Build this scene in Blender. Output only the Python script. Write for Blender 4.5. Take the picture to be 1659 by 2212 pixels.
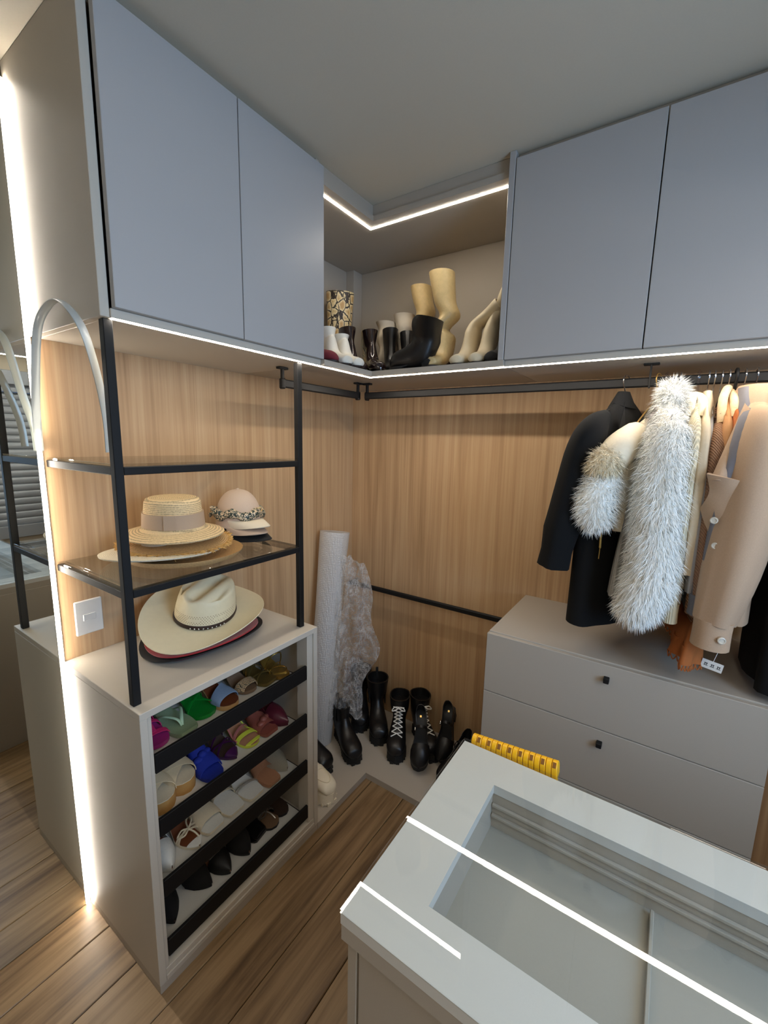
import bpy, bmesh, math, random
from mathutils import Matrix, Vector, noise
for _o in list(bpy.data.objects): bpy.data.objects.remove(_o)
SC = bpy.context.scene; COL = SC.collection
PI = math.pi; rnd = random.Random(7)
EXPOSURE, SKY, DAY_W, LED_E, LAMP_E = 0.0, 1.0, 34.0, 76.0, 17.0
# ---------------------------------------------------------------- camera
CAM = Vector((1.5088, -1.9249, 1.5835)); FPX = 927.46
_y, _p, _r = math.radians(33.786), math.radians(-9.376), math.radians(1.2735)
_f = Vector((-math.sin(_y)*math.cos(_p), math.cos(_y)*math.cos(_p), math.sin(_p)))
_rt = Vector((math.cos(_y), math.sin(_y), 0)); _up = _rt.cross(_f)
_R = _rt*math.cos(_r) + _up*math.sin(_r); _U = _up*math.cos(_r) - _rt*math.sin(_r)
cd = bpy.data.cameras.new('camera'); cam = bpy.data.objects.new('camera', cd); COL.objects.link(cam)
cam.matrix_world = Matrix(((_R.x, _U.x, -_f.x, CAM.x), (_R.y, _U.y, -_f.y, CAM.y), (_R.z, _U.z, -_f.z, CAM.z), (0, 0, 0, 1)))
cd.sensor_fit = 'VERTICAL'; cd.sensor_height = 36; cd.lens = FPX/2212*36; cd.clip_start = .02
SC.camera = cam
# ---------------------------------------------------------------- world, daylight, exposure
SC.view_settings.view_transform = 'Standard'; SC.view_settings.look = 'None'
SC.view_settings.exposure = EXPOSURE; SC.view_settings.gamma = 1; SC.view_settings.use_curve_mapping = False
SC.cycles.use_denoising = True; SC.cycles.max_bounces = 10; SC.cycles.diffuse_bounces = 5
SC.cycles.transparent_max_bounces = 16; SC.cycles.sample_clamp_indirect = 4; SC.cycles.caustics_reflective = False
W = bpy.data.worlds.new('daylight'); SC.world = W; W.use_nodes = True
_bg = W.node_tree.nodes['Background']; _bg.inputs[0].default_value = (.45, .62, 1, 1); _bg.inputs[1].default_value = SKY
def area_light(name, loc, rot, sx, sy, power, col):
    l = bpy.data.lights.new(name, 'AREA'); l.shape = 'RECTANGLE'; l.size = sx; l.size_y = sy
    l.energy = power; l.color = col
    o = bpy.data.objects.new(name, l); COL.objects.link(o); o.location = loc; o.rotation_euler = rot
    return o
# cool daylight from the added, unseen window in the right-hand wall
area_light('added_daylight', (2.69, -1.52, 1.55), (0, PI/2, 0), 1.12, .80, DAY_W, (.42, .66, 1))
# ---------------------------------------------------------------- materials
def srgb(r, g, b):
    f = lambda c: (c/255/12.92) if c/255 <= .04045 else ((c/255+.055)/1.055)**2.4
    return (f(r), f(g), f(b), 1)
MATS = {}
def _nodes(name):
    m = bpy.data.materials.new(name); m.use_nodes = True
    nt = m.node_tree; b = nt.nodes['Principled BSDF']
    return m, nt, b
def mat(name, rgb, rough=.6, metal=0, var=.06, vscale=40, bump=0, bscale=300, spec=.5, coat=0, stretch=(1, 1, 1), trans=0, sheen=0, emit=None):
    """plain surface: base colour with a fine noise variation and optional bump"""
    if name in MATS: return MATS[name]
    m, nt, b = _nodes(name); N = nt.nodes.new; L = nt.links.new
    c = srgb(*rgb)
    tc = N('ShaderNodeTexCoord'); mp = N('ShaderNodeMapping'); mp.inputs['Scale'].default_value = stretch
    L(tc.outputs['Object'], mp.inputs[0])
    nz = N('ShaderNodeTexNoise'); nz.inputs['Scale'].default_value = vscale; nz.inputs['Detail'].default_value = 4
    L(mp.outputs[0], nz.inputs[0])
    mx = N('ShaderNodeMix'); mx.data_type = 'RGBA'
    mx.inputs[6].default_value = tuple(x*(1-var) for x in c[:3])+(1,); mx.inputs[7].default_value = tuple(min(1, x*(1+var)) for x in c[:3])+(1,)
    L(nz.outputs[0], mx.inputs[0]); L(mx.outputs[2], b.inputs['Base Color'])
    b.inputs['Roughness'].default_value = rough; b.inputs['Metallic'].default_value = metal
    b.inputs['Specular IOR Level'].default_value = spec; b.inputs['Coat Weight'].default_value = coat
    b.inputs['Sheen Weight'].default_value = sheen
    if trans: b.inputs['Transmission Weight'].default_value = trans
    if bump:
        n2 = N('ShaderNodeTexNoise'); n2.inputs['Scale'].default_value = bscale; n2.inputs['Detail'].default_value = 3
        L(mp.outputs[0], n2.inputs[0])
        bp = N('ShaderNodeBump'); bp.inputs['Strength'].default_value = bump; bp.inputs['Distance'].default_value = .002
        L(n2.outputs[0], bp.inputs['Height']); L(bp.outputs[0], b.inputs['Normal'])
    if emit:
        b.inputs['Emission Color'].default_value = tuple(emit[:3])+(1,); b.inputs['Emission Strength'].default_value = emit[3]
    MATS[name] = m; return m
def wood(name, stops, stretch, rough=.5, rings=1.0, seed=0., bump=.15, rand=0.):
    """wood grain: noise stretched along the grain; rand shifts colour from piece to piece"""
    m, nt, b = _nodes(name); N = nt.nodes.new; L = nt.links.new
    tc = N('ShaderNodeTexCoord'); oi = N('ShaderNodeObjectInfo')
    ad = N('ShaderNodeVectorMath'); ad.operation = 'ADD'
    sc = N('ShaderNodeVectorMath'); sc.operation = 'SCALE'; sc.inputs['Scale'].default_value = 30.
    cb = N('ShaderNodeCombineXYZ'); L(oi.outputs['Random'], cb.inputs[0]); L(oi.outputs['Random'], cb.inputs[1]); L(oi.outputs['Random'], cb.inputs[2])
    L(cb.outputs[0], sc.inputs[0]); L(tc.outputs['Object'], ad.inputs[0]); L(sc.outputs[0], ad.inputs[1])
    mp = N('ShaderNodeMapping'); mp.inputs['Scale'].default_value = stretch; mp.inputs['Location'].default_value = (seed, seed*1.7, seed*.6)
    L(ad.outputs[0], mp.inputs[0])
    n1 = N('ShaderNodeTexNoise'); n1.inputs['Scale'].default_value = 1.0*rings; n1.inputs['Detail'].default_value = 6; n1.inputs['Roughness'].default_value = .62; n1.inputs['Distortion'].default_value = .6
    L(mp.outputs[0], n1.inputs[0])
    mp2 = N('ShaderNodeMapping'); mp2.inputs['Scale'].default_value = tuple(5*s if s > 4 else 2.2*s for s in stretch); L(ad.outputs[0], mp2.inputs[0])
    n2 = N('ShaderNodeTexNoise'); n2.inputs['Scale'].default_value = 1; n2.inputs['Detail'].default_value = 3; L(mp2.outputs[0], n2.inputs[0])
    mm = N('ShaderNodeMath'); mm.operation = 'MULTIPLY_ADD'; mm.inputs[1].default_value = .35; L(n2.outputs[0], mm.inputs[0])
    m0 = N('ShaderNodeMath'); m0.operation = 'MULTIPLY'; m0.inputs[1].default_value = .72; L(n1.outputs[0], m0.inputs[0]); L(m0.outputs[0], mm.inputs[2])
    ra = N('ShaderNodeMath'); ra.operation = 'MULTIPLY_ADD'; ra.inputs[1].default_value = rand; L(oi.outputs['Random'], ra.inputs[0]); L(mm.outputs[0], ra.inputs[2])
    cr = N('ShaderNodeValToRGB'); e = cr.color_ramp.elements
    while len(e) < len(stops): e.new(.5)
    for el, (p, c) in zip(e, stops): el.position = p; el.color = srgb(*c)
    L(ra.outputs[0], cr.inputs[0]); L(cr.outputs[0], b.inputs['Base Color'])
    b.inputs['Roughness'].default_value = rough; b.inputs['Specular IOR Level'].default_value = .35
    bp = N('ShaderNodeBump'); bp.inputs['Strength'].default_value = bump; bp.inputs['Distance'].default_value = .001
    L(mm.outputs[0], bp.inputs['Height']); L(bp.outputs[0], b.inputs['Normal'])
    MATS[name] = m; return m
def thin_glass(name, tint, f0=.04, rough=0.0, body=0.0, body_rgb=(255, 255, 255)):
    """thin clear sheet: fresnel mix of see-through and mirror reflection"""
    m, nt, b = _nodes(name); N = nt.nodes.new; L = nt.links.new; nt.nodes.remove(b)
    out = [n for n in nt.nodes if n.type == 'OUTPUT_MATERIAL'][0]
    t = N('ShaderNodeBsdfTransparent'); t.inputs[0].default_value = tint
    g = N('ShaderNodeBsdfGlossy'); g.inputs['Roughness'].default_value = rough
    lw = N('ShaderNodeLayerWeight'); lw.inputs[0].default_value = .5
    pw = N('ShaderNodeMath'); pw.operation = 'POWER'; pw.inputs[1].default_value = 5; L(lw.outputs['Facing'], pw.inputs[0])
    fr = N('ShaderNodeMath'); fr.operation = 'MULTIPLY_ADD'; fr.inputs[1].default_value = 1-f0; fr.inputs[2].default_value = f0; L(pw.outputs[0], fr.inputs[0])
    mx = N('ShaderNodeMixShader'); L(fr.outputs[0], mx.inputs[0]); L(t.outputs[0], mx.inputs[1]); L(g.outputs[0], mx.inputs[2])
    L(mx.outputs[0], out.inputs[0]); MATS[name] = m; return m
def emitter(name, rgb, strength):
    m, nt, b = _nodes(name); N = nt.nodes.new; nt.nodes.remove(b)
    out = [n for n in nt.nodes if n.type == 'OUTPUT_MATERIAL'][0]
    e = N('ShaderNodeEmission'); e.inputs[0].default_value = rgb+(1,); e.inputs[1].default_value = strength
    nt.links.new(e.outputs[0], out.inputs[0]); MATS[name] = m; return m
# ---------------------------------------------------------------- mesh helpers: every shape is (verts, faces)
def merge(*ms):
    V, F = [], []
    for v, f in ms:
        k = len(V); V += list(v); F += [tuple(i+k for i in q) for q in f]
    return V, F
def xf(m, M): return [tuple(M @ Vector(v)) for v in m[0]], m[1]
def mv(m, d): return [(v[0]+d[0], v[1]+d[1], v[2]+d[2]) for v in m[0]], m[1]
def box(x0, x1, y0, y1, z0, z1, bev=.0012):
    if bev <= 0:
        v = [(x, y, z) for x in (x0, x1) for y in (y0, y1) for z in (z0, z1)]
        return v, [(0, 1, 3, 2), (4, 6, 7, 5), (0, 4, 5, 1), (2, 3, 7, 6), (0, 2, 6, 4), (1, 5, 7, 3)]
    bev = min(bev, abs(x1-x0)*.3, abs(y1-y0)*.3, abs(z1-z0)*.3)
    bm = bmesh.new(); bmesh.ops.create_cube(bm, size=1)
    for v in bm.verts: v.co = ((x0+x1)/2+v.co.x*(x1-x0), (y0+y1)/2+v.co.y*(y1-y0), (z0+z1)/2+v.co.z*(z1-z0))
    bmesh.ops.bevel(bm, geom=bm.edges[:], offset=bev, segments=1, affect='EDGES')
    bm.verts.index_update(); r = ([tuple(v.co) for v in bm.verts], [tuple(v.index for v in f.verts) for f in bm.faces]); bm.free(); return r
def prism(poly, z0, z1):
    n = len(poly); v = [(x, y, z0) for x, y in poly]+[(x, y, z1) for x, y in poly]
    return v, [tuple(range(n-1, -1, -1)), tuple(range(n, 2*n))]+[(i, (i+1) % n, n+(i+1) % n, n+i) for i in range(n)]
def frame_prism(ox0, ox1, oy0, oy1, ix0, ix1, iy0, iy1, z0, z1):
    o = [(ox0, oy0), (ox1, oy0), (ox1, oy1), (ox0, oy1)]; i = [(ix0, iy0), (ix1, iy0), (ix1, iy1), (ix0, iy1)]
    v = [(x, y, z) for z in (z0, z1) for x, y in o+i]
    F = []
    for k in range(4):
        a, b = k, (k+1) % 4
        F += [(a, 4+a, 4+b, b), (8+a, 8+b, 12+b, 12+a), (a, b, 8+b, 8+a), (4+a, 12+a, 12+b, 4+b)]
    return v, F
def loft(rings, cap0=True, cap1=True, closed=True):
    n = len(rings[0]); V = [tuple(p) for r in rings for p in r]; F = []
    for i in range(len(rings)-1):
        for j in range(n if closed else n-1):
            k = (j+1) % n; F.append((i*n+j, i*n+k, (i+1)*n+k, (i+1)*n+j))
    if closed and cap0: F.append(tuple(range(n-1, -1, -1)))
    if closed and cap1: F.append(tuple((len(rings)-1)*n+j for j in range(n)))
    return V, F
def catmull(pts, n):
    """smooth curve through points (tuples of any length), n samples per span"""
    P = [list(p) for p in pts]; out = []
    for i in range(len(P)-1):
        p0 = P[max(i-1, 0)]; p1 = P[i]; p2 = P[i+1]; p3 = P[min(i+2, len(P)-1)]
        for k in range(n):
            t = k/n; out.append(tuple(.5*((2*b)+(-a+c)*t+(2*a-5*b+4*c-d)*t*t+(-a+3*b-3*c+d)*t**3) for a, b, c, d in zip(p0, p1, p2, p3)))
    out.append(tuple(P[-1])); return out
def tube(path, r, n=8, closed=False, flat=1.0, up=(0, 0, 1)):
    """round (or flattened) tube along a path; r number or list"""
    P = [Vector(p[:3]) for p in path]; rings = []; N = None
    for i, p in enumerate(P):
        a = P[(i-1) % len(P)] if closed or i else P[0]; b = P[(i+1) % len(P)] if closed or i < len(P)-1 else P[-1]
        t = (b-a).normalized() if (b-a).length > 1e-9 else Vector((0, 0, 1))
        if N is None:
            u = Vector(up); N = u-t*u.dot(t)
            if N.length < 1e-3: N = Vector((1, 0, 0))-t*t.x
        else: N = N-t*N.dot(t)
        N.normalize(); B = t.cross(N); rr = r[i] if isinstance(r, (list, tuple)) else r
        rings.append([tuple(p+N*math.cos(q)*rr*flat+B*math.sin(q)*rr) for q in (2*PI*k/n for k in range(n))])
    if closed: rings.append(rings[0])
    return loft(rings, not closed, not closed)
def lathe(prof, n=40, ax=1.0, ay=1.0):
    """profile [(r,z)] turned about z"""
    return loft([[(r*math.cos(2*PI*k/n)*ax, r*math.sin(2*PI*k/n)*ay, z) for k in range(n)] for r, z in prof], prof[0][0] > 1e-6, prof[-1][0] > 1e-6)
def grid(fn, nu, nv, thick=0.0):
    """surface fn(u,v)->xyz; thick>0 gives it a back side"""
    P = [[Vector(fn(i/nu, j/nv)) for j in range(nv+1)] for i in range(nu+1)]
    V = [tuple(P[i][j]) for i in range(nu+1) for j in range(nv+1)]; m = nv+1
    F = [(i*m+j, (i+1)*m+j, (i+1)*m+j+1, i*m+j+1) for i in range(nu) for j in range(nv)]
    if thick:
        k = len(V)
        for i in range(nu+1):
            for j in range(nv+1):
                a = P[min(i+1, nu)][j]-P[max(i-1, 0)][j]; b = P[i][min(j+1, nv)]-P[i][max(j-1, 0)]
                c = a.cross(b); c = c.normalized() if c.length > 1e-12 else Vector((0, 0, 1))
                V.append(tuple(P[i][j]-c*thick))
        F += [tuple(k+q for q in reversed(f)) for f in list(F)]
        for i in range(nu): F += [(i*m, k+i*m, k+(i+1)*m, (i+1)*m), ((i+1)*m+nv, k+(i+1)*m+nv, k+i*m+nv, i*m+nv)]
        for j in range(nv): F += [(j+1, k+j+1, k+j, j), (nu*m+j, k+nu*m+j, k+nu*m+j+1, nu*m+j+1)]
    return V, F
def ball(c, r, n=10, sx=1, sy=1, sz=1):
    m = lathe([(max(r*math.sin(PI*i/n), 1e-7), -r*math.cos(PI*i/n)) for i in range(n+1)], 2*n)
    return [(c[0]+v[0]*sx, c[1]+v[1]*sy, c[2]+v[2]*sz) for v in m[0]], m[1]
def obj(name, m, material, parent=None, smooth=False, world_at=None, angle=40):
    """link ONE mesh object; coordinates are local to the parent (or world ones, shifted by world_at)"""
    V, F = m
    if world_at is not None: V = [(v[0]-world_at[0], v[1]-world_at[1], v[2]-world_at[2]) for v in V]
    me = bpy.data.meshes.new(name); me.from_pydata(V, [], F); me.update()
    if smooth:
        for p in me.polygons: p.use_smooth = True
        try: me.set_sharp_from_angle(angle=math.radians(angle))
        except Exception: pass
    me.materials.append(MATS[material] if isinstance(material, str) else material)
    o = bpy.data.objects.new(name, me); COL.objects.link(o)
    if parent is not None: o.parent = parent
    return o
def fixn(o):
    bm = bmesh.new(); bm.from_mesh(o.data); bmesh.ops.recalc_face_normals(bm, faces=bm.faces[:]); bm.to_mesh(o.data); bm.free(); return o
def tag(o, label, cat, group=None):
    o['label'] = label; o['category'] = cat
    if group: o['group'] = group
    return o
def thing(name, label, cat, loc=(0, 0, 0), rot=(0, 0, 0), group=None):
    o = bpy.data.objects.new(name, None); COL.objects.link(o); o.location = loc; o.rotation_euler = rot; o.empty_display_size = .05
    return tag(o, label, cat, group)
def struct(o): o['kind'] = 'structure'; return o
# ---------------------------------------------------------------- shared materials
mat('greige', (172, 163, 150), .55, var=.05, vscale=700, bump=.06, bscale=900, spec=.4)
mat('greige_light', (190, 182, 169), .5, var=.04, vscale=700, bump=.05, bscale=900, spec=.4)
mat('door_grey', (174, 171, 169), .38, var=.04, vscale=800, bump=.05, bscale=900, spec=.5)
mat('plaster', (204, 194, 175), .8, var=.03, vscale=200, bump=.08, bscale=400)
mat('black_metal', (15, 15, 16), .6, var=.1, vscale=200, spec=.3)
mat('black_bar', (13, 12, 13), .6, var=.1, vscale=300, spec=.3)
mat('white_plastic', (226, 222, 214), .35, var=.02, vscale=60)
mat('top_white', (208, 207, 202), .45, var=.02, vscale=400)
mat('tray_grey', (160, 156, 146), .6, var=.03, vscale=300)
mat('chrome', (200, 200, 205), .18, metal=1, var=.03)
mat('dark_gap', (25, 22, 20), .9)
wood('oak_wall', [(.28, (146, 113, 80)), (.42, (171, 137, 101)), (.54, (186, 152, 114)), (.66, (196, 164, 126)), (.82, (176, 142, 106))], (24, 24, .7), .5, seed=3)
wood('floor_oak', [(.28, (54, 40, 26)), (.42, (94, 73, 50)), (.53, (124, 99, 70)), (.66, (148, 122, 90)), (.88, (106, 84, 58))], (13, 1.0, 13), .42, rings=1.2, seed=8, bump=.2, rand=.10)
thin_glass('clear_glass', (.965, .975, .97, 1))
LEDM = emitter('led_light', (1, .90, .765), LED_E)
# ---------------------------------------------------------------- the room
XW, YB, HC = 2.6, -3.0, 2.50
fl = struct(obj('floor', box(-.1, XW+.1, YB-.1, .1, -.12, -.012, 0), 'dark_gap'))
def plank_mesh(w, l):
    g = .0012
    return box(g, w-g, g, l-g, -.012, 0, .0022)
pl_cache = {}
edges = [.1417-.174+.1735*k for k in range(-1, 17)]
for i in range(len(edges)-1):
    x0, x1 = edges[i], edges[i+1]
    if x1 > XW+.05: break
    y = -4.8-rnd.random()*.6
    while y < 0:
        ln = 2.6
        y0, y1 = max(y, YB), min(y+ln, 0)
        if y1-y0 > .03:
            key = (round(x1-x0, 4), round(y1-y0, 3))
            if key not in pl_cache: pl_cache[key] = plank_mesh(*key)
            o = obj('floor_plank', pl_cache[key], 'floor_oak', fl); o.location = (x0, y0, 0)
        y += ln
struct(obj('ceiling', box(-.1, XW+.1, YB-.1, .1, HC, HC+.1, 0), 'plaster'))
wl = struct(obj('wall_left', box(-.15, -.02, YB-.1, .1, 0, HC, 0), 'plaster'))
obj('wood_panel', box(-.019, 0, -1.4432, 0, .03, 1.8446, 0), 'oak_wall', wl)
obj('plaster_face', box(-.019, -.006, YB, -1.4445, 0, HC, 0), 'plaster', wl)
wb = struct(obj('wall_back', box(-.15, XW+.1, .02, .15, 0, HC, 0), 'plaster'))
obj('wood_panel', box(0, XW, 0, .019, .03, 1.8446, 0), 'oak_wall', wb)
# wall facing the mirror: opening for the shuttered window
WY0, WY1, WZ0, WZ1 = -1.02, -.50, .80, 1.93
DY0, DY1, DZ0, DZ1 = -1.96, -1.08, .95, 2.13      # added window, out of view, without shutter
wr = struct(obj('wall_right', merge(box(XW, XW+.1, YB-.1, DY0, 0, HC, 0), box(XW, XW+.1, DY0, DY1, 0, DZ0, 0), box(XW, XW+.1, DY0, DY1, DZ1, HC, 0), box(XW, XW+.1, DY1, WY0, 0, HC, 0), box(XW, XW+.1, WY1, .02, 0, HC, 0), box(XW, XW+.1, WY0, WY1, 0, WZ0, 0), box(XW, XW+.1, WY0, WY1, WZ1, HC, 0)), 'plaster'))
wf = struct(obj('wall_front', box(-.15, XW+.1, YB-.1, YB, 0, HC, 0), 'plaster'))
mat('alu_white', (168, 174, 182), .35, metal=.25, var=.03)
win = struct(obj('window_1', merge(box(XW-.02, XW+.06, WY0, WY1, WZ0, WZ0+.09), box(XW-.02, XW+.06, WY0, WY1, WZ1-.05, WZ1), box(XW-.02, XW+.06, WY0, WY0+.06, WZ0, WZ1), box(XW-.02, XW+.06, WY1-.05, WY1, WZ0, WZ1)), 'alu_white'))
obj('shutter_box', box(XW-.05, XW+.02, WY0-.02, WY1+.02, WZ1, WZ1+.10, .004), 'alu_white', win)
slat = merge(tube([(XW+.012, WY0+.06, 0), (XW+.012, WY1-.05, 0)], .027, 12, flat=.35, up=(1, 0, 0)))
k = 0; z = WZ0+.115
sl0 = None
while z < WZ1-.06:
    if sl0 is None: sl0 = obj('slat', slat, 'alu_white', win, True); sl0.location.z = z
    else:
        c = sl0.copy(); COL.objects.link(c); c.location.z = z
    z += .052
w2 = struct(obj('added_window', merge(box(XW-.01, XW+.06, DY0, DY0+.04, DZ0, DZ1), box(XW-.01, XW+.06, DY1-.04, DY1, DZ0, DZ1), box(XW-.01, XW+.06, DY0, DY1, DZ0, DZ0+.04), box(XW-.01, XW+.06, DY0, DY1, DZ1-.04, DZ1)), 'alu_white'))  # unseen window, added as a source for the blue daylight
obj('pane', box(XW+.02, XW+.026, DY0+.04, DY1-.04, DZ0+.04, DZ1-.04, 0), 'clear_glass', w2)
# low platform along both walls
PE = .4543
pt = thing('corner_platform', 'low greige platform board running along both wood walls at floor level', 'platform', (0, 0, 0))
obj('board', prism([(0, 0), (0, -.7853), (PE, -.7853), (PE, -PE), (1.0085, -PE), (1.0085, 0)], .012, .0292), 'greige', pt)
obj('kickboard', prism([(PE-.012, -.7853), (PE, -.7853), (PE, -PE), (1.0085, -PE), (1.0085, -PE+.012), (PE-.012, -PE+.012)], 0, .0118), 'greige', pt)
# ---------------------------------------------------------------- tall mirror and its light
mm_, nt_, b_ = _nodes('mirror'); b_.inputs['Metallic'].default_value = 1; b_.inputs['Roughness'].default_value = 0; b_.inputs['Base Color'].default_value = (.82, .86, .84, 1); MATS['mirror'] = mm_
mat('glass_edge', (120, 160, 145), .2)
mr = thing('wall_mirror', 'tall frameless wall mirror standing beside the lit vertical strip', 'mirror', (0, -2.0, 0))
obj('mirror_glass', box(.006, .0075, -2.95, -1.4575, .004, 2.46, 0), 'mirror', mr, world_at=(0, -2.0, 0))
obj('edge', box(-.005, .0058, -2.95, -1.4575, .002, 2.46, 0), 'glass_edge', mr, world_at=(0, -2.0, 0))
ml = thing('mirror_light', 'vertical glowing light strip along the mirror edge', 'light strip', (.006, -1.4505, 0))
obj('profile', box(-.006, .004, -.0065, .0065, .003, 2.46, 0), 'white_plastic', ml)
obj('diffuser', box(.0041, .0095, -.0042, .0042, .004, 2.455, .001), LEDM, ml)
# loose diffuser cover that sprang out of the channel and bends over in an arch
mat('silicone', (214, 218, 214), .3, var=.02, spec=.5, trans=.35)
arch = catmull([(.0135, -1.4512, 1.535), (.020, -1.4525, 1.60), (.0560, -1.46, 1.69), (.1231, -1.465, 1.8356), (.2000, -1.467, 1.885), (.2787, -1.465, 1.8897), (.3402, -1.452, 1.8331), (.3304, -1.425, 1.7477), (.3085, -1.40, 1.6289), (.30, -1.395, 1.54)], 8)
da = obj('diffuser_cover', tube(arch, .0105, 10, flat=.32, up=(1, 0, 0)), 'silicone', None, True)
tag(da, 'loose clear plastic light cover bent into an arch above the glowing strip', 'light cover')
# wall switch
sw = thing('wall_switch', 'white square wall switch on the wood panel above the shoe cabinet', 'switch', (0, -1.3655, 1.009))
obj('plate', box(0.0005, .009, -.039, .039, -.056, .056, .004), 'white_plastic', sw)
obj('rocker', box(.0085, .0125, -.018, .018, -.011, .011, .002), 'white_plastic', sw)
# ---------------------------------------------------------------- upper cabinets
DU, ZB, ZU, ZDT = .4413, 1.8645, 1.8446, 2.4757
DF = DU-.018          # back of the doors
uc = thing('upper_cabinet', 'grey two-door overhead cabinet above the hat rack', 'cabinet', (0, -1.4432, ZU))
wa = (0, -1.4432, ZU)
obj('side_panel', box(0.0, DF-.004, -1.4432, -1.4232, ZU, HC-.001), 'greige_light', uc, world_at=wa)
obj('side_panel', box(0.0, DF-.004, -.748, -.7302, ZU+.022, HC-.001), 'greige', uc, world_at=wa)
obj('bottom_panel', box(0.0, DF+.001, -1.4230, -.7302, ZU, ZU+.02), 'greige_light', uc, world_at=wa)
obj('top_filler', box(DF-.03, DF-.012, -1.423, -.7302, ZDT-.02, HC-.001), 'greige', uc, world_at=wa)
obj('back_panel', box(0.0, .006, -1.4232, -.7302, ZU+.02, HC-.001), 'greige', uc, world_at=wa)
def door(root, wa, axis, a0, a1):
    if axis == 'y': m = box(DF, DU, a0+.0015, a1-.0015, ZB, ZDT)
    else: m = box(a0+.0015, a1-.0015, -DU, -DF, ZB, ZDT)
    return obj('door', m, 'door_grey', root, world_at=wa)
door(uc, wa, 'y', -1.4219, -1.0726); door(uc, wa, 'y', -1.0726, -.7302)
# open corner unit
cn = thing('corner_shelf_unit', 'open corner overhead cabinet holding boots under an angled light', 'cabinet', (0, 0, ZU)); wc = (0, 0, ZU)
X1 = .9882
obj('bottom_panel', prism([(0, 0), (0, -.7301), (DU, -.7301), (DU, -DU), (X1, -DU), (X1, 0)], ZU, ZB), 'greige', cn, world_at=wc)
NT = 2.435
obj('top_panel', prism([(0, 0), (0, -.7301), (DF, -.7301), (DF, -DF), (X1-.0205, -DF), (X1-.0205, 0)], NT, NT+.02), 'greige', cn, world_at=wc)
obj('top_filler', prism([(DF-.03, -.7301), (DF-.012, -.7301), (DF-.012, -DF+.012), (X1-.0205, -DF+.012), (X1-.0205, -DF+.03), (DF-.03, -DF+.03)], NT+.0201, HC-.001), 'greige', cn, world_at=wc)
obj('side_panel', box(X1-.02, X1, -DU, 0, ZB+.0002, HC-.001), 'door_grey', cn, world_at=wc)
obj('back_panel', box(0.0, X1-.0205, -.006, 0, ZB, NT), 'greige', cn, world_at=wc)
obj('back_panel', box(0.0, .006, -.73, -.006, ZB, NT), 'greige', cn, world_at=wc)
obj('duct_cover', box(.006, .055, -.075, -.006, ZB, NT), 'greige', cn, world_at=wc)
# right-hand run
rc = thing('upper_cabinet', 'grey overhead cabinet with tall doors above the hanging clothes', 'cabinet', (X1, 0, ZU)); wr_ = (X1, 0, ZU); XE = 2.2
obj('bottom_panel', box(X1+.0005, XE, -DF-.001, 0, ZU, ZU+.02), 'greige_light', rc, world_at=wr_)
obj('side_panel', box(XE-.018, XE, -DF, 0, ZU+.02, HC-.001), 'greige', rc, world_at=wr_)
obj('top_filler', box(X1+.0005, XE-.018, -DF+.012, -DF+.03, ZDT-.02, HC-.001), 'greige', rc, world_at=wr_)
obj('back_panel', box(X1+.0005, XE-.018, -.006, 0, ZU+.02, HC-.001), 'greige', rc, world_at=wr_)
for a0, a1 in ((.9895, 1.3957), (1.3957, 1.803), (1.803, XE)): door(rc, wr_, 'x', a0, a1)
# light strips
LX0, LX1 = .408, .420
ls = thing('cabinet_light', 'bright light strip under the overhead cabinet above the hat rack', 'light strip', (.41, -1.4, ZU))
obj('diffuser', prism([(LX0, -1.418), (LX1, -1.418), (LX1, -LX1), (LX0, -LX0)], ZU-.0014, ZU-.0004), LEDM, ls, world_at=(.41, -1.4, ZU))
ls = thing('cabinet_light', 'bright light strip under the overhead cabinet above the clothes rail', 'light strip', (.41, -.41, ZU))
obj('diffuser', prism([(LX0, -LX0), (LX1, -LX1), (2.18, -LX1), (2.18, -LX0)], ZU-.0014, ZU-.0004), LEDM, ls, world_at=(.41, -.41, ZU))
NX0, NX1 = .373, .383
ls = thing('niche_light', 'short angled light strip in the top of the open boot niche', 'light strip', (.38, -.38, NT))
obj('diffuser', prism([(NX0, -.729), (NX1, -.729), (NX1, -NX1), (X1-.021, -NX1), (X1-.021, -NX0), (NX0, -NX0)], NT-.0014, NT-.0004), LEDM, ls, world_at=(.38, -.38, NT))
# ---------------------------------------------------------------- shoe cabinet
DS, Y0, Y1, HS = .4543, -1.4432, -.7853, .8846
sc_ = thing('shoe_cabinet', 'greige open shoe cabinet with four black-fronted shelves below the hat rack', 'cabinet', (0, Y0, 0)); ws = (0, Y0, 0)
obj('top_board', box(0, DS, Y0, Y1, HS-.02, HS), 'greige_light', sc_, world_at=ws)
obj('side_panel', box(0, DS-.0005, Y0, Y0+.02, .0292, HS-.0203), 'greige_light', sc_, world_at=ws)
obj('side_panel', box(0, DS-.0005, Y1-.02, Y1, .0292, HS-.0203), 'greige_light', sc_, world_at=ws)
obj('jamb', box(DS-.06, DS-.006, Y0+.0205, Y0+.032, .065, HS-.0205), 'greige_light', sc_, world_at=ws)
obj('jamb', box(DS-.06, DS-.006, Y1-.05, Y1-.0205, .065, HS-.0205), 'greige_light', sc_, world_at=ws)
obj('base_board', box(.0, DS-.004, Y0+.0205, Y1-.0205, .045, .0645), 'greige_light', sc_, world_at=ws)
obj('base_rail', box(DS-.02, DS, Y0+.0205, Y1-.0205, .0292, .0448), 'greige_light', sc_, world_at=ws)
obj('plinth', box(.01, DS-.001, Y0+.001, Y1-.001, 0, .029), 'greige', sc_, world_at=ws)
obj('back_panel', box(0, .006, Y0+.0205, Y1-.0205, .065, HS-.0205), 'greige', sc_, world_at=ws)
TIERS = [.692, .494, .296, .094]
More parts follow.
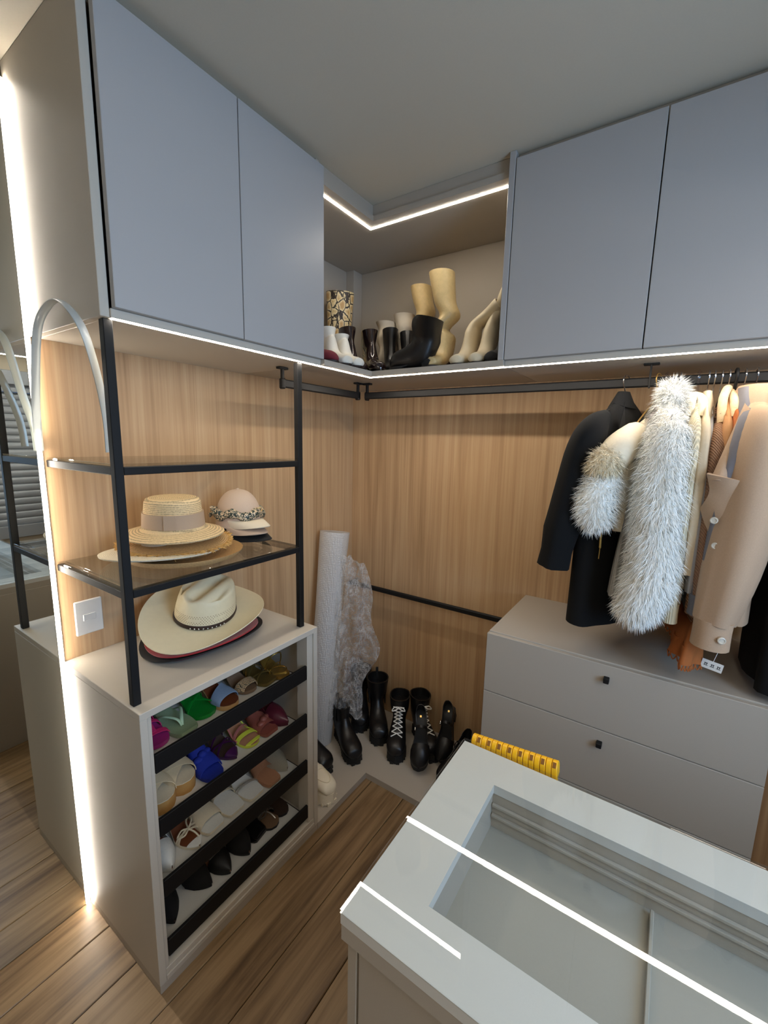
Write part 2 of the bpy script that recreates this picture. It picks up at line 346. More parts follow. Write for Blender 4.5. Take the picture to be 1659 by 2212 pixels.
for z in TIERS:
    s = obj('shelf', box(.02, .437, Y0+.036, Y1-.052, z-.012, z), 'top_white', sc_, world_at=ws)
    obj('front_bar', box(.4375, .4475, Y0+.0345, Y1-.0505, z-.004, z+.052, .001), 'black_bar', s, world_at=ws)
    obj('slide', box(.03, .43, Y1-.0515, Y1-.0505, z-.008, z+.001, 0), 'black_bar', s, world_at=ws)
    obj('slide', box(.03, .43, Y0+.0325, Y0+.0355, z-.012, z+.003, 0), 'chrome', s, world_at=ws)
# ---------------------------------------------------------------- black metal hat rack with glass shelves
DR, R0, R1 = .4113, -1.4355, -.8106; PW = .021
hr = thing('hat_rack', 'black metal shelf frame with two glass shelves on the shoe cabinet', 'rack', (DR, R0, HS)); wh = (DR, R0, HS)
obj('post', box(DR-PW, DR, R0, R0+PW, HS+.0004, ZU-.0016, .0015), 'black_metal', hr, world_at=wh)
obj('post', box(DR-PW, DR, R1-PW, R1, HS+.0004, ZU-.0046, .0015), 'black_metal', hr, world_at=wh)
for zt in (1.196, 1.508):
    obj('front_bar', box(DR-PW+.001, DR-.001, R0+PW, R1-PW, zt-.02, zt, .0015), 'black_metal', hr, world_at=wh)
    obj('side_bar', box(.001, DR-PW, R0+.001, R0+PW-.001, zt-.02, zt, .0015), 'black_metal', hr, world_at=wh)
    obj('side_bar', box(.001, DR-PW, R1-PW+.001, R1-.001, zt-.02, zt, .0015), 'black_metal', hr, world_at=wh)
    obj('glass_shelf', box(.002, DR-.004, R0+PW+.002, R1-PW-.002, zt+.0005, zt+.0075, .0008), 'clear_glass', hr, world_at=wh)
    obj('glass_lip', box(.002, DR-PW-.002, R0+.002, R0+PW+.001, zt+.0005, zt+.0075, .0008), 'clear_glass', hr, world_at=wh)
# ---------------------------------------------------------------- hanging rails
RZ, RY = 1.787, -.28
def bracket(root, wa, x, y, along):
    m = merge(box(x-.022, x+.022, y-.010, y+.010, ZU-.008, ZU-.0003) if along == 'x' else box(x-.010, x+.010, y-.022, y+.022, ZU-.008, ZU-.0003), box(x-.006, x+.006, y-.005, y+.005, RZ, ZU-.006), box(x-.009, x+.009, y-.011, y+.011, RZ-.020, RZ+.018, .004) if along == 'x' else box(x-.011, x+.011, y-.009, y+.009, RZ-.020, RZ+.018, .004))
    obj('bracket', m, 'black_metal', root, world_at=wa)
ra = thing('hanging_rail', 'short black hanging rail on the wall behind the hat rack', 'rail', (.27, -.77, RZ)); wq = (.27, -.77, RZ)
obj('bar', box(.263, .277, -.775, -.30, RZ-.015, RZ+.015, .005), 'black_metal', ra, world_at=wq)
bracket(ra, wq, .27, -.77, 'y'); bracket(ra, wq, .266, -.305, 'y')
rb = thing('hanging_rail', 'long black hanging rail carrying the coats', 'rail', (.29, RY, RZ)); wq = (.29, RY, RZ)
obj('bar', box(.287, 2.2, RY-.007, RY+.007, RZ-.015, RZ+.015, .005), 'black_metal', rb, world_at=wq)
bracket(rb, wq, .293, RY+.01, 'x')
obj('bracket', merge(box(1.393, 1.437, RY-.010, RY+.010, ZU-.006, ZU-.0003), box(1.412, 1.418, RY-.012, RY-.0075, RZ-.02, ZU-.005), ), 'black_metal', rb, world_at=wq)
rl = tag(obj('hanging_rail', merge(box(.03, 1.006, -.062, -.046, .764, .790, .005), box(.03, .05, -.062, -.0005, .766, .788), box(.98, 1.0, -.062, -.0005, .766, .788)), 'black_metal'), 'low black bar across the wood wall beside the drawer chest', 'rail')
# ---------------------------------------------------------------- drawer chest
XD0, XD1, DD, HD = 1.0085, 1.8074, .4812, .9054
dc = thing('drawer_chest', 'greige chest of wide drawers with small black knobs under the coats', 'chest', (XD0, 0, 0)); wd = (XD0, 0, 0)
obj('top_board', box(XD0+.002, XD1, -DD+.018, -.0005, HD-.02, HD), 'greige', dc, world_at=wd)
obj('side_panel', box(XD0, XD0+.018, -DD+.0195, -.0005, 0, HD-.0205), 'greige', dc, world_at=wd)
obj('side_panel', box(XD1-.018, XD1, -DD+.0195, -.0005, 0, HD-.0205), 'greige', dc, world_at=wd)
obj('plinth', box(XD0+.02, XD1-.02, -DD+.03, -DD+.045, 0, .20), 'greige', dc, world_at=wd)
zs = [.218, .447, .6757, HD-.003]
for i in range(3):
    d = obj('drawer', box(XD0, XD1, -DD, -DD+.018, zs[i]+.0015, zs[i+1]-.0015), 'greige', dc, world_at=wd)
    kz = {2: .857, 1: .632, 0: .40}[i]
    obj('knob', box(1.397, 1.413, -DD-.022, -DD-.0003, kz-.008, kz+.008, .0015), 'black_metal', d, world_at=wd)
# ---------------------------------------------------------------- dressing island
IX, IY0, IY1, HI = 1.1493, -1.4899, -1.004, .86; IXE = 2.45
isl = thing('dressing_island', 'white-topped greige dressing island with a glass display top', 'island', (IX, IY0, 0)); wi = (IX, IY0, 0)
obj('glass_top', box(IX, IXE, IY0, IY1, HI-.007, HI, .001), 'clear_glass', isl, world_at=wi)
TI = (1.2603, 2.36, -1.4002, -1.0998)
obj('top_board', frame_prism(IX+.002, IXE, IY0+.002, IY1-.002, *TI, HI-.028, HI-.0075), 'top_white', isl, world_at=wi)
obj('fascia', frame_prism(IX+.003, IXE, IY0+.003, IY1-.003, IX+.04, IXE-.02, IY0+.04, IY1-.04, HI-.058, HI-.0283), 'greige', isl, world_at=wi)
BX, BY0, BY1 = IX+.001, IY0+.022, IY1-.022
obj('end_panel', box(BX, BX+.0185, BY0, BY1, 0, HI-.0585), 'greige', isl, world_at=wi)
obj('end_panel', box(IXE-.03, IXE, BY0, BY1, 0, HI-.0585), 'greige', isl, world_at=wi)
obj('front_rail', box(BX+.019, IXE-.0302, BY0, BY0+.02, HI-.0805, HI-.0585), 'greige', isl, world_at=wi)
obj('back_panel', box(BX+.019, IXE-.0302, BY1-.02, BY1, 0, HI-.0585), 'greige', isl, world_at=wi)
obj('carcass', box(BX+.019, IXE-.0302, BY0+.024, BY0+.03, .0, HI-.09), 'dark_gap', isl, world_at=wi)
for q in range(3):
    a = BX+.0225+q*.4; obj('drawer', box(a, a+.396, BY0, BY0+.019, .45, HI-.084), 'greige', isl, world_at=wi)
    obj('drawer', box(a, a+.396, BY0, BY0+.019, .06, .446), 'greige', isl, world_at=wi)
TB = HI-.112
tr = obj('tray', box(TI[0]-.018, TI[1]+.018, TI[2]-.018, TI[3]+.018, TB-.012, TB), 'tray_grey', isl, world_at=wi)
obj('tray_side', frame_prism(TI[0]-.018, TI[1]+.018, TI[2]-.018, TI[3]+.018, TI[0]-.002, TI[1]+.002, TI[2]-.002, TI[3]+.002, TB+.0002, HI-.0285), 'greige', tr, world_at=wi)
for zz in (.03, .055):
    obj('tray_rib', box(TI[0], TI[1], TI[3]-.006, TI[3]+.0015, TB+zz, TB+zz+.006, .0005), 'greige', tr, world_at=wi)
obj('divider', box(TI[0]+.30, TI[0]+.306, TI[2], TI[3]-.007, TB+.0002, TB+.012, .001), 'tray_grey', tr, world_at=wi)
# overhead cabinet of the facing wall with its light, seen in the mirror
oc = thing('upper_cabinet', 'greige overhead cabinet above the shuttered window on the facing wall', 'cabinet', (XW-.36, -1.6, 2.14)); wo = (XW-.36, -1.6, 2.14)
obj('body', box(XW-.34, XW-.001, -2.4, -.46, 2.14, HC-.002), 'greige', oc, world_at=wo)
obj('door', box(XW-.36, XW-.3405, -2.4, -1.45, 2.142, HC-.006), 'door_grey', oc, world_at=wo)
obj('door', box(XW-.36, XW-.3405, -1.447, -.46, 2.142, HC-.006), 'door_grey', oc, world_at=wo)
ls = tag(obj('cabinet_light', box(XW-.33, XW-.315, -2.38, -.48, 2.136, 2.1396, 0), LEDM), 'light strip under the cabinet above the shuttered window', 'light strip')
# made-up ceiling lamp, out of view, added for warm fill light
mat('lamp_metal', (220, 220, 218), .4)
lp = thing('added_lamp', 'added square flat fill lamp on the ceiling, out of view', 'lamp', (1.9, -2.45, HC))
obj('frame', frame_prism(-.21, .21, -.21, .21, -.195, .195, -.195, .195, -.025, -.0005), 'lamp_metal', lp)
obj('diffuser', box(-.194, .194, -.194, .194, -.02, -.004, 0), emitter('fill_light', (1, .90, .76), LAMP_E), lp)
# ---------------------------------------------------------------- hats
def straw(name, rgb, ring=300, rough=.7, contrast=.35, tight=True):
    """woven straw: concentric braid rows as bands and bump"""
    m, nt, b = _nodes(name); N = nt.nodes.new; L = nt.links.new
    tc = N('ShaderNodeTexCoord'); sp = N('ShaderNodeSeparateXYZ'); L(tc.outputs['Object'], sp.inputs[0])
    x2 = N('ShaderNodeVectorMath'); x2.operation = 'LENGTH'; cb = N('ShaderNodeCombineXYZ'); L(sp.outputs[0], cb.inputs[0]); L(sp.outputs[1], cb.inputs[1]); L(cb.outputs[0], x2.inputs[0])
    ad = N('ShaderNodeMath'); ad.operation = 'MULTIPLY_ADD'; ad.inputs[1].default_value = 1.2; L(sp.outputs[2], ad.inputs[0]); L(x2.outputs['Value'], ad.inputs[2])
    nz = N('ShaderNodeTexNoise'); nz.inputs['Scale'].default_value = 220; nz.inputs['Detail'].default_value = 3; L(tc.outputs['Object'], nz.inputs[0])
    ph = N('ShaderNodeMath'); ph.operation = 'MULTIPLY'; ph.inputs[1].default_value = ring*4.2; L(ad.outputs[0], ph.inputs[0])
    sn = N('ShaderNodeMath'); sn.operation = 'SINE'; L(ph.outputs[0], sn.inputs[0])
    mx = N('ShaderNodeMath'); mx.operation = 'MULTIPLY_ADD'; mx.inputs[1].default_value = .28; mx.inputs[2].default_value = 0; L(sn.outputs[0], mx.inputs[0])
    a2 = N('ShaderNodeMath'); a2.operation = 'ADD'; L(mx.outputs[0], a2.inputs[0]); L(nz.outputs[0], a2.inputs[1])
    cr = N('ShaderNodeValToRGB'); c = rgb
    cr.color_ramp.elements[0].position = .18; cr.color_ramp.elements[0].color = srgb(*[int(q*(1-contrast*.8)) for q in c])
    cr.color_ramp.elements[1].position = .62; cr.color_ramp.elements[1].color = srgb(*c)
    L(a2.outputs[0], cr.inputs[0]); L(cr.outputs[0], b.inputs['Base Color'])
    bp = N('ShaderNodeBump'); bp.inputs['Strength'].default_value = .5; bp.inputs['Distance'].default_value = .0015; L(a2.outputs[0], bp.inputs['Height']); L(bp.outputs[0], b.inputs['Normal'])
    b.inputs['Roughness'].default_value = rough; MATS[name] = m; return m
straw('straw_pale', (226, 196, 148), 260); straw('straw_tan', (212, 170, 112), 330, contrast=.3); straw('straw_white', (226, 214, 188), 330, contrast=.18); straw('straw_honey', (206, 164, 108), 360, contrast=.3)
mat('ribbon_taupe', (176, 150, 124), .75, var=.05, vscale=500, bump=.1)
mat('ribbon_plum', (66, 44, 42), .7)
mat('fringe_tan', (214, 168, 96), .85, var=.2, vscale=300)
def hat_profile(cr_, ch, br, droop, top_round=.018, th=.004, up=0.0):
    """outer surface from the crown centre to the brim edge, then back underneath"""
    p = [(1e-6, ch-.004), (cr_*.45, ch-.002), (cr_-top_round, ch), (cr_-top_round*.35, ch-top_round*.3), (cr_, ch-top_round), (cr_+.004, ch*.5), (cr_+.010, .010), (cr_+.016, .004)]
    n = 8
    for i in range(1, n+1):
        t = i/n; p.append((cr_+.016+(br-cr_-.016)*t, .003-droop*t**1.3+up*max(0, t-.55)**2*6))
    e = p[-1]; p.append((e[0]-.001, e[1]-th)); 
    for i in range(n-1, -1, -2):
        t = i/n; p.append((cr_+.012+(br-cr_-.016)*t, .003-droop*t**1.3-th))
    p += [(cr_-.004, 0), (cr_-.006, ch*.5), (cr_*.6, ch-.02), (1e-6, ch-.02)]
    return p
GH = 1.2035
# flat tan hat lying lowest
h = thing('straw_hat', 'wide tan straw hat lowest in the stack on the glass shelf', 'hat', (.222, -1.16, GH), (0, 0, .3))
obj('brim_and_crown', lathe(hat_profile(.07, .028, .182, .0, .012, up=.012), 64, 1.0, .97), 'straw_honey', h, True)
h.location.z = GH+.0045
# white hat, slightly tipped
h = thing('straw_hat', 'white straw hat with raised brim edge under the fringed hat', 'hat', (.207, -1.222, GH+.030), (math.radians(-3), math.radians(-3), .2))
obj('brim_and_crown', lathe(hat_profile(.075, .026, .172, .004, .012), 64), 'straw_white', h, True)
obj('band', lathe([(.0755, .004), (.0815, .004), (.0805, .018), (.0755, .018)], 64), 'ribbon_plum', h, True)
# fringed hat
h = thing('straw_hat', 'tan straw hat with a frayed fringed brim edge', 'hat', (.205, -1.175, GH+.060), (math.radians(2), math.radians(3), .1))
obj('brim_and_crown', lathe(hat_profile(.078, .022, .160, .012, .012), 64), 'straw_tan', h, True)
V, F = [], []
for i in range(900):
    a = rnd.random()*2*PI; r0 = .155+rnd.random()*.006; z = -.012+rnd.random()*.004; l = .006+rnd.random()*.009; da_ = rnd.gauss(0, .06); dz = rnd.gauss(-.002, .004); w = .0009
    p0 = Vector((r0*math.cos(a), r0*math.sin(a), z)); p1 = Vector(((r0+l)*math.cos(a+da_), (r0+l)*math.sin(a+da_), z+dz)); s = Vector((-math.sin(a), math.cos(a), 0))*w; k = len(V)
    V += [tuple(p0-s), tuple(p0+s), tuple(p1+s), tuple(p1-s), tuple(p0+Vector((0, 0, w*1.6))), tuple(p1+Vector((0, 0, w*1.6)))]
    F += [(k, k+1, k+2, k+3), (k, k+3, k+5, k+4), (k+1, k+4, k+5, k+2)]
fr_ = obj('fringe', (V, F), 'fringe_tan', h); fr_['kind'] = 'stuff'
# boater
h = thing('boater_hat', 'pale straw boater with a taupe ribbon, topmost of the hat stack', 'hat', (.222, -1.19, GH+.094), (math.radians(1.5), math.radians(1), .4))
obj('brim_and_crown', lathe(hat_profile(.082, .100, .150, .014, .014), 72, 1.0, .95), 'straw_pale', h, True)
obj('ribbon', lathe([(.0862, .014), (.0925, .013), (.0895, .056), (.0835, .056)], 72, 1.0, .95), 'ribbon_taupe', h, True)
obj('ribbon_fold', xf(box(-.001, .002, -.017, .017, .013, .057, .0006), Matrix.Rotation(-1.05, 4, 'Z') @ Matrix.Translation((.0905, 0, 0)) @ Matrix.Rotation(math.radians(-4), 4, 'Y')), 'ribbon_taupe', h)
# caps: one shape, three colours
mat('cap_black', (18, 18, 20), .8, var=.1, vscale=400); mat('cap_beige', (196, 172, 150), .85, var=.06, vscale=500, bump=.1); mat('cap_cream', (222, 208, 184), .8, var=.04, vscale=500, bump=.08)
m_, nt_, b_ = _nodes('palm_print')
_v = nt_.nodes.new('ShaderNodeTexNoise'); _v.inputs['Scale'].default_value = 65; _v.inputs['Distortion'].default_value = 3
_c = nt_.nodes.new('ShaderNodeValToRGB'); _t = nt_.nodes.new('ShaderNodeTexCoord'); nt_.links.new(_t.outputs['Object'], _v.inputs[0]); nt_.links.new(_v.outputs[0], _c.inputs[0]); nt_.links.new(_c.outputs[0], b_.inputs['Base Color'])
_c.color_ramp.interpolation = 'CONSTANT'
for el, (p, c) in zip([_c.color_ramp.elements[0], _c.color_ramp.elements[1], _c.color_ramp.elements.new(.5), _c.color_ramp.elements.new(.58)], [(0, (20, 40, 34)), (.44, (46, 78, 58)), (.52, (222, 202, 170)), (.64, (202, 166, 120))]): el.position = p; el.color = srgb(*c)
MATS['palm_print'] = m_
def cap(label, loc, rz, col, visor_col, crown_h=.105, scarf=False, tilt=0):
    c = thing('baseball_cap', label, 'cap', loc, (0, tilt, rz), 'caps stacked on the glass shelf')
    R = .088
    def crown(u, v):
        a = 2*PI*v; t = u*PI/2*.995
        rr = R*math.cos(t)**.85; sy = .88
        seam = 1-.012*abs(math.cos(3*a))**30
        return (rr*math.cos(a)*seam, rr*math.sin(a)*sy*seam, crown_h*math.sin(t)**.95)
    obj('crown', grid(crown, 14, 48), col, c, True)
    obj('button', ball((0, 0, crown_h), .007, 6, sz=.6), col, c, True)
    def visor(u, v):
        a = -1.18+2.36*v; r0 = R*.97; L_ = .080*max(0, math.cos(a*1.30))**.55
        y = r0*math.sin(a)*.90; x = r0*math.cos(a)+L_*u
        y *= 1-.06*u
        return (x, y, .007-.018*u*u-.028*(y/.09)**2*u+.004*u)
    obj('visor', grid(visor, 8, 24, .0035), visor_col, c, True)
    if scarf:
        path = [((R*1.0)*math.cos(a)*1.02, R*math.sin(a)*.91, .026+.007*math.sin(5*a)) for a in (2*PI*k/40 for k in range(40))]
        obj('scarf_band', tube(path, [.013+.003*math.sin(k*1.7) for k in range(40)], 8, True, flat=1.25), 'palm_print', c, True)
        obj('scarf_knot', merge(ball((.0, -R*.95, .03), .016, 8, 1.2, .8, 1), tube([(.0, -R*.98, .03), (-.025, -R*1.08, .028), (-.045, -R*1.02, .012)], [.012, .012, .003], 8, flat=.4), tube([(0, -R*.98, .03), (-.03, -R*1.0, .05), (-.045, -R*.9, .052)], [.012, .011, .003], 8, flat=.4)), 'palm_print', c, True)
        obj('hair_clip', tube([(.083, .02, .045), (.09, .035, .05), (.086, .045, .04), (.092, .03, .034), (.094, .012, .038), (.09, .02, .05)], .0014, 6), 'gold', c, True)
    return c
mat('gold', (196, 160, 92), .28, metal=.85, var=.08)
CX, CY, CR = .165, -.905, math.radians(-4)
cap('black cap lowest in the cap stack, only its dark curved visor showing', (CX+.008, CY+.002, GH+.032), CR, 'cap_black', 'cap_black', .085)
cap('beige cap in the middle of the cap stack with matching visor', (CX, CY-.002, GH+.056), CR-.06, 'cap_beige', 'cap_beige', .095)
cap('beige cap with a leafy scarf and cream visor on top of the cap stack', (CX+.002, CY, GH+.079), CR, 'cap_beige', 'cap_cream', .112, True)
# western hats on the cabinet top
def western(name, label, loc, rot, mat_, a, b, curl, crown=True, band=None, ch=.115):
    h = thing(name, label, 'hat', loc, rot)
    ca, cb_ = .108, .092
    def surf(u, v):
        t = 2*PI*v; c, s = math.cos(t), math.sin(t)
        if u < .5:      # brim, edge to crown foot
            q = u/.5; ea = a+(ca-a)*q; eb = b+(cb_-b)*q; k = (1-q)
            return (eb*c, ea*s, curl*(k**1.7)*(abs(c)**2.2)-.012*(k**2)*(abs(s)**4))
        q = (u-.5)/.5
        frontpin = max(0, s)**4
        if q < .55:
            w = q/.55; sh = 1-.13*w**2-.10*w*w*frontpin*abs(c)
            return (cb_*(sh-.10*w*w*max(0, s)**2)*c, ca*sh*s, ch*w*(1-.10*s*w)+.0)
        w = (q-.55)/.45; sh = .87*(1-w**1.25); x = cb_*(sh-.10*(1-w)*max(0, s)**2)*c; y = ca*sh*s
        z = ch*(1-.10*s*(1-w)) + .012*math.sin(min(1, w*2.2)*PI/2)
        z -= .032*math.exp(-(x/.020)**2)*min(1, w*3)*(1 if y < .075 else .7)
        z -= .020*math.exp(-((abs(x)-.058)/.014)**2-((y-.03)/.05)**2)
        return (x, y, z)
    if crown: m = grid(surf, 60, 72, .003)
    else:
        def sb(u, v):
            t = 2*PI*v; c, s = math.cos(t), math.sin(t); ea = a+(.05-a)*u; eb = b+(.05-b)*u; k = 1-u
            return (eb*c, ea*s, curl*(k**1.7)*(abs(c)**2.2)-.012*(k**2)*abs(s)**4)
        m = grid(sb, 14, 64, .004)
    obj('body', m, mat_, h, True, angle=70)
    if band:
        pb = [(cb_*1.015*math.cos(t), ca*1.015*math.sin(t), .010) for t in (2*PI*k/48 for k in range(48))]
        obj('hatband', tube(pb, .005, 8, True, flat=1.6), band, h, True)
        for k in range(-4, 5):
            t = 2.35+k*.13; obj('stud', ball((cb_*1.075*math.cos(t), ca*1.075*math.sin(t), .010), .003, 5), 'silver', h, True)
        V, F = [], []
        for row in range(6):
            z = .024+row*.0055
            w = z/ch
            for k in range(74):
                t = 2*PI*(k+.5*(row % 2))/74
                if row in (2, 3) and (k//5) % 2 == 0: continue
                sh = 1-.20*w**2; p = Vector((cb_*(1-.13*w*w-.10*w*w*max(0, math.sin(t))**2)*math.cos(t), ca*(1-.13*w*w)*math.sin(t), z*(1-.10*math.sin(t)*w))); n_ = Vector((math.cos(t), math.sin(t), .1)).normalized(); s_ = Vector((-math.sin(t), math.cos(t), 0))
                j = len(V)
                V += [tuple(p+s_*.0018+n_*.0042), tuple(p+Vector((0, 0, .0014))+n_*.0042), tuple(p-s_*.0018+n_*.0042), tuple(p-Vector((0, 0, .0014))+n_*.0042)]
                F.append((j, j+1, j+2, j+3))
        o = obj('vent_holes', (V, F), 'vent_brown', h); o['kind'] = 'stuff'
    return h
mat('hat_cream', (226, 214, 180), .55, var=.05, vscale=60, bump=.12, bscale=900); mat('hat_black', (22, 19, 20), .8); mat('hat_red', (150, 16, 28), .8, var=.08, sheen=.3); mat('hat_wine', (84, 20, 36), .8, sheen=.3)
mat('leather_dark', (44, 26, 20), .5); mat('silver', (205, 203, 198), .25, metal=.9); mat('vent_brown', (118, 84, 52), .8)
western('felt_hat', 'dark wine felt hat lowest of the hats on the shoe cabinet', (.20, -1.085, HS+.0125), (0, 0, .15), 'hat_wine', .185, .160, .018, False)
western('felt_hat', 'black felt hat between the red hat and the wine hat', (.205, -1.09, HS+.024), (0, math.radians(1), .05), 'hat_black', .212, .172, .016, False)
western('felt_hat', 'bright red felt hat peeking out under the cream cowboy hat', (.216, -1.10, HS+.040), (0, math.radians(2.5), .12), 'hat_red', .190, .170, .02, False)
western('cowboy_hat', 'cream cowboy hat with studded dark band on the shoe cabinet', (.19, -1.075, HS+.085), (math.radians(-6), math.radians(-12), PI+.35), 'hat_cream', .232, .185, .035, True, 'leather_dark', .100)
# ---------------------------------------------------------------- shoes
def lerp_tab(tab, t):
    for (a, x), (b, y) in zip(tab, tab[1:]):
        if t <= b: return x+(y-x)*((t-a)/(b-a) if b > a else 0)
    return tab[-1][1]
OUT = {
 'round':  [(0, .0), (.015, .30), (.05, .50), (.12, .64), (.3, .62), (.48, .70), (.70, 1.0), (.82, .97), (.91, .80), (.97, .48), (1, .05)],
 'point':  [(0, .0), (.015, .28), (.05, .46), (.12, .58), (.3, .56), (.48, .68), (.66, .96), (.78, .84), (.88, .56), (.96, .24), (1, .03)],
 'square': [(0, .0), (.015, .28), (.05, .46), (.12, .58), (.3, .56), (.48, .68), (.68, .98), (.82, .96), (.92, .86), (.975, .76), (1, .62)]}
def shoe_fns(L, W, toe, hh, pf, bend=.012):
    w = lambda t: .5*W*lerp_tab(OUT[toe], t)
    def zs(t):
        q = max(0, min(1, (.66-t)/.46)); q = q*q*(3-2*q)
        return pf+hh*q+.006*max(0, (t-.8)/.2)**2
    off = lambda t: bend*math.sin(PI*t)*.6
    return w, zs, off
TS = [0, .004, .015, .035, .06, .10, .16, .24, .33, .42, .50, .58, .66, .73, .79, .85, .90, .94, .97, .99, 1]
def sole_mesh(L, w, zs, off, zlo, zhi, grow=0.0):
    """plate between the heights zlo(t) and zhi(t)"""
    n = 6; top, bot = [], []
    for t in TS:
        hw = w(t)+grow
        top.append([(t*L+(grow if t > .9 else -grow if t < .05 else 0), off(t)+hw*(2*j/n-1), zhi(t)) for j in range(n+1)])
        bot.append([(p[0], p[1], zlo(t)) for p in top[-1]])
    rings = [tp+list(reversed(bt)) for tp, bt in zip(top, bot)]
    return loft(rings)
def strap_mesh(L, w, zs, off, tl, tr, width, h, lift=0, base=.0, n=14, th=.0022, a0=0, a1=PI, skew=0):
    """band over the foot from the left side at tl to the right side at tr"""
    P = []
    for i in range(n+1):
        a = a0+(a1-a0)*i/n; k = (1-math.cos(a))/2; t = tl+(tr-tl)*k
        hw = w(min(max(t, .02), .99))*1.03
        P.append((t*L, off(t)+hw*math.cos(a), zs(t)+base+h*max(0, math.sin(a))**.8+lift))
    rings = []
    for i, p in enumerate(P):
        a = Vector(P[max(i-1, 0)]); b = Vector(P[min(i+1, n)]); t = (b-a).normalized(); s = Vector((1, 0, -.15)); s = (s-t*s.dot(t)).normalized(); nn = t.cross(s)
        p = Vector(p)
        rings.append([tuple(p+s*width/2+nn*th/2), tuple(p-s*width/2+nn*th/2), tuple(p-s*width/2-nn*th/2), tuple(p+s*width/2-nn*th/2)])
    return loft(rings)
def vamp_mesh(L, w, zs, off, t0, t1, hf, thick=.0022, base=0, nt=14, na=16, grow=1.03, slant=0.0, slantf=0.0):
    """cover over the forefoot between t0 and t1; hf(t) is its height; slant shifts one side back"""
    def fn(u, v):
        a = PI*v; t = t0+(t1-t0)*u-slant*math.cos(a)*(1-u)-slantf*math.cos(a)*u
        t = min(max(t, .005), .999); hw = w(t)*grow
        return (t*L, off(t)+hw*math.cos(a), zs(t)+base+hf(t)*max(0, math.sin(a))**.75)
    return grid(fn, nt, na, thick)
def quarter_mesh(L, w, zs, off, t0, hs, base=0, thick=.002):
    """wall round the heel from one side to the other, hs(t) high"""
    tl = [t0*(1-k/12)**1.5 for k in range(13)]
    path = [(t, 1) for t in tl]+[(t, -1) for t in reversed(tl[:-1])]
    def fn(u, v):
        i = min(int(round(u*(len(path)-1))), len(path)-1); t, s = path[i]; hw = w(max(t, .002))*1.02
        return (t*L+.0, off(t)+s*hw*(1-.10*v), zs(t)+base+hs(t)*v)
    return grid(fn, len(path)-1, 4, thick)
def heel_mesh(L, w, zs, off, kind, hh, pf):
    if kind == 'block':
        r = []
        for z, k, sh in ((0, .80, .004), (.5*hh, .82, .002), (hh+pf-.001, 1.0, 0)):
            r.append([(L*.012+sh+L*.17*.5*(1-k)+x*L*.19*k, off(.1)+y*w(.12)*k, z) for x, y in ((0, -.7), (.08, -.95), (1, -1), (1, 1), (.08, .95), (0, .7))])
        return loft(r)
    if kind == 'stiletto':
        r = []
        for z, a, b, sh in ((0, .006, .006, .018), (.35*hh, .006, .006, .014), (.75*hh, .012, .014, .006), (hh+pf-.001, .036, .024, 0)):
            r.append([(L*.015+sh+a*(1+math.cos(q)), off(.1)+b*math.sin(q), z) for q in (2*PI*k/10 for k in range(10))])
        return loft(r)
    return loft([[(x*L*.2+.004, y*w(.12)*.95, z) for x, y in ((0, -.6), (1, -1), (1, 1), (0, .6))] for z in (0, hh+pf)])
def place(root, x, y, z, deg, tilt=0, roll=0):
    root.location = (x, y, z); root.rotation_euler = (roll, tilt, math.radians(deg)); return root
RACKG = 'shoes on the shelves of the shoe cabinet'
def new_shoe(name, label, toe_at, z, deg, L=.235, group=RACKG, cat='shoe'):
    """toe_at is the floor point under the toe; deg the way the toe points"""
    a = math.radians(deg); r = thing(name, label, cat, (toe_at[0]-math.cos(a)*L, toe_at[1]-math.sin(a)*L, z), (0, 0, a), group)
    return r
def sandal(name, label, toe_at, z, deg, toe='round', L=.235, W=.082, hh=.06, pf=.008, heel='block', sole='tan_sole', insole='tan_insole', heel_m=None, straps=(), vamp=None, quarter=None, wedge=False, cat='sandal', extra=None):
    r = new_shoe(name, label, toe_at, z+.0005, deg, L, RACKG, cat)
    w, zs, off = shoe_fns(L, W, toe, hh, 0 if wedge else pf)
    if wedge:
        wt = lambda t: max(pf, zs(t)+pf)
        so = obj('sole', sole_mesh(L, w, zs, off, lambda t: 0.0, lambda t: zs(t)+pf), sole, r, True)
        base = pf
    else:
        obj('sole', sole_mesh(L, w, zs, off, lambda t: zs(t)-pf if t > .6 else zs(t)-.005, lambda t: zs(t)+.001), sole, r, True)
        if heel and hh > .012: obj('heel', heel_mesh(L, w, zs, off, heel, hh, pf-.004), heel_m or sole, r, True)
        base = .001
    obj('insole', sole_mesh(L, lambda t: w(t)*.97, zs, off, lambda t: zs(t)+base, lambda t: zs(t)+base+.0025), insole, r, True)
    for st in straps:
        m, kw = st; obj('strap', strap_mesh(L, w, zs, off, base=base, **kw), m, r, True)
    if vamp:
        m, kw = vamp; obj('upper', vamp_mesh(L, w, zs, off, base=base, **kw), m, r, True, angle=60)
    if quarter:
        m, t0, hs = quarter; obj('heel_counter', quarter_mesh(L, w, zs, off, t0, hs, base), m, r, True)
    if extra: extra(r, L, w, zs, off, base)
    return r
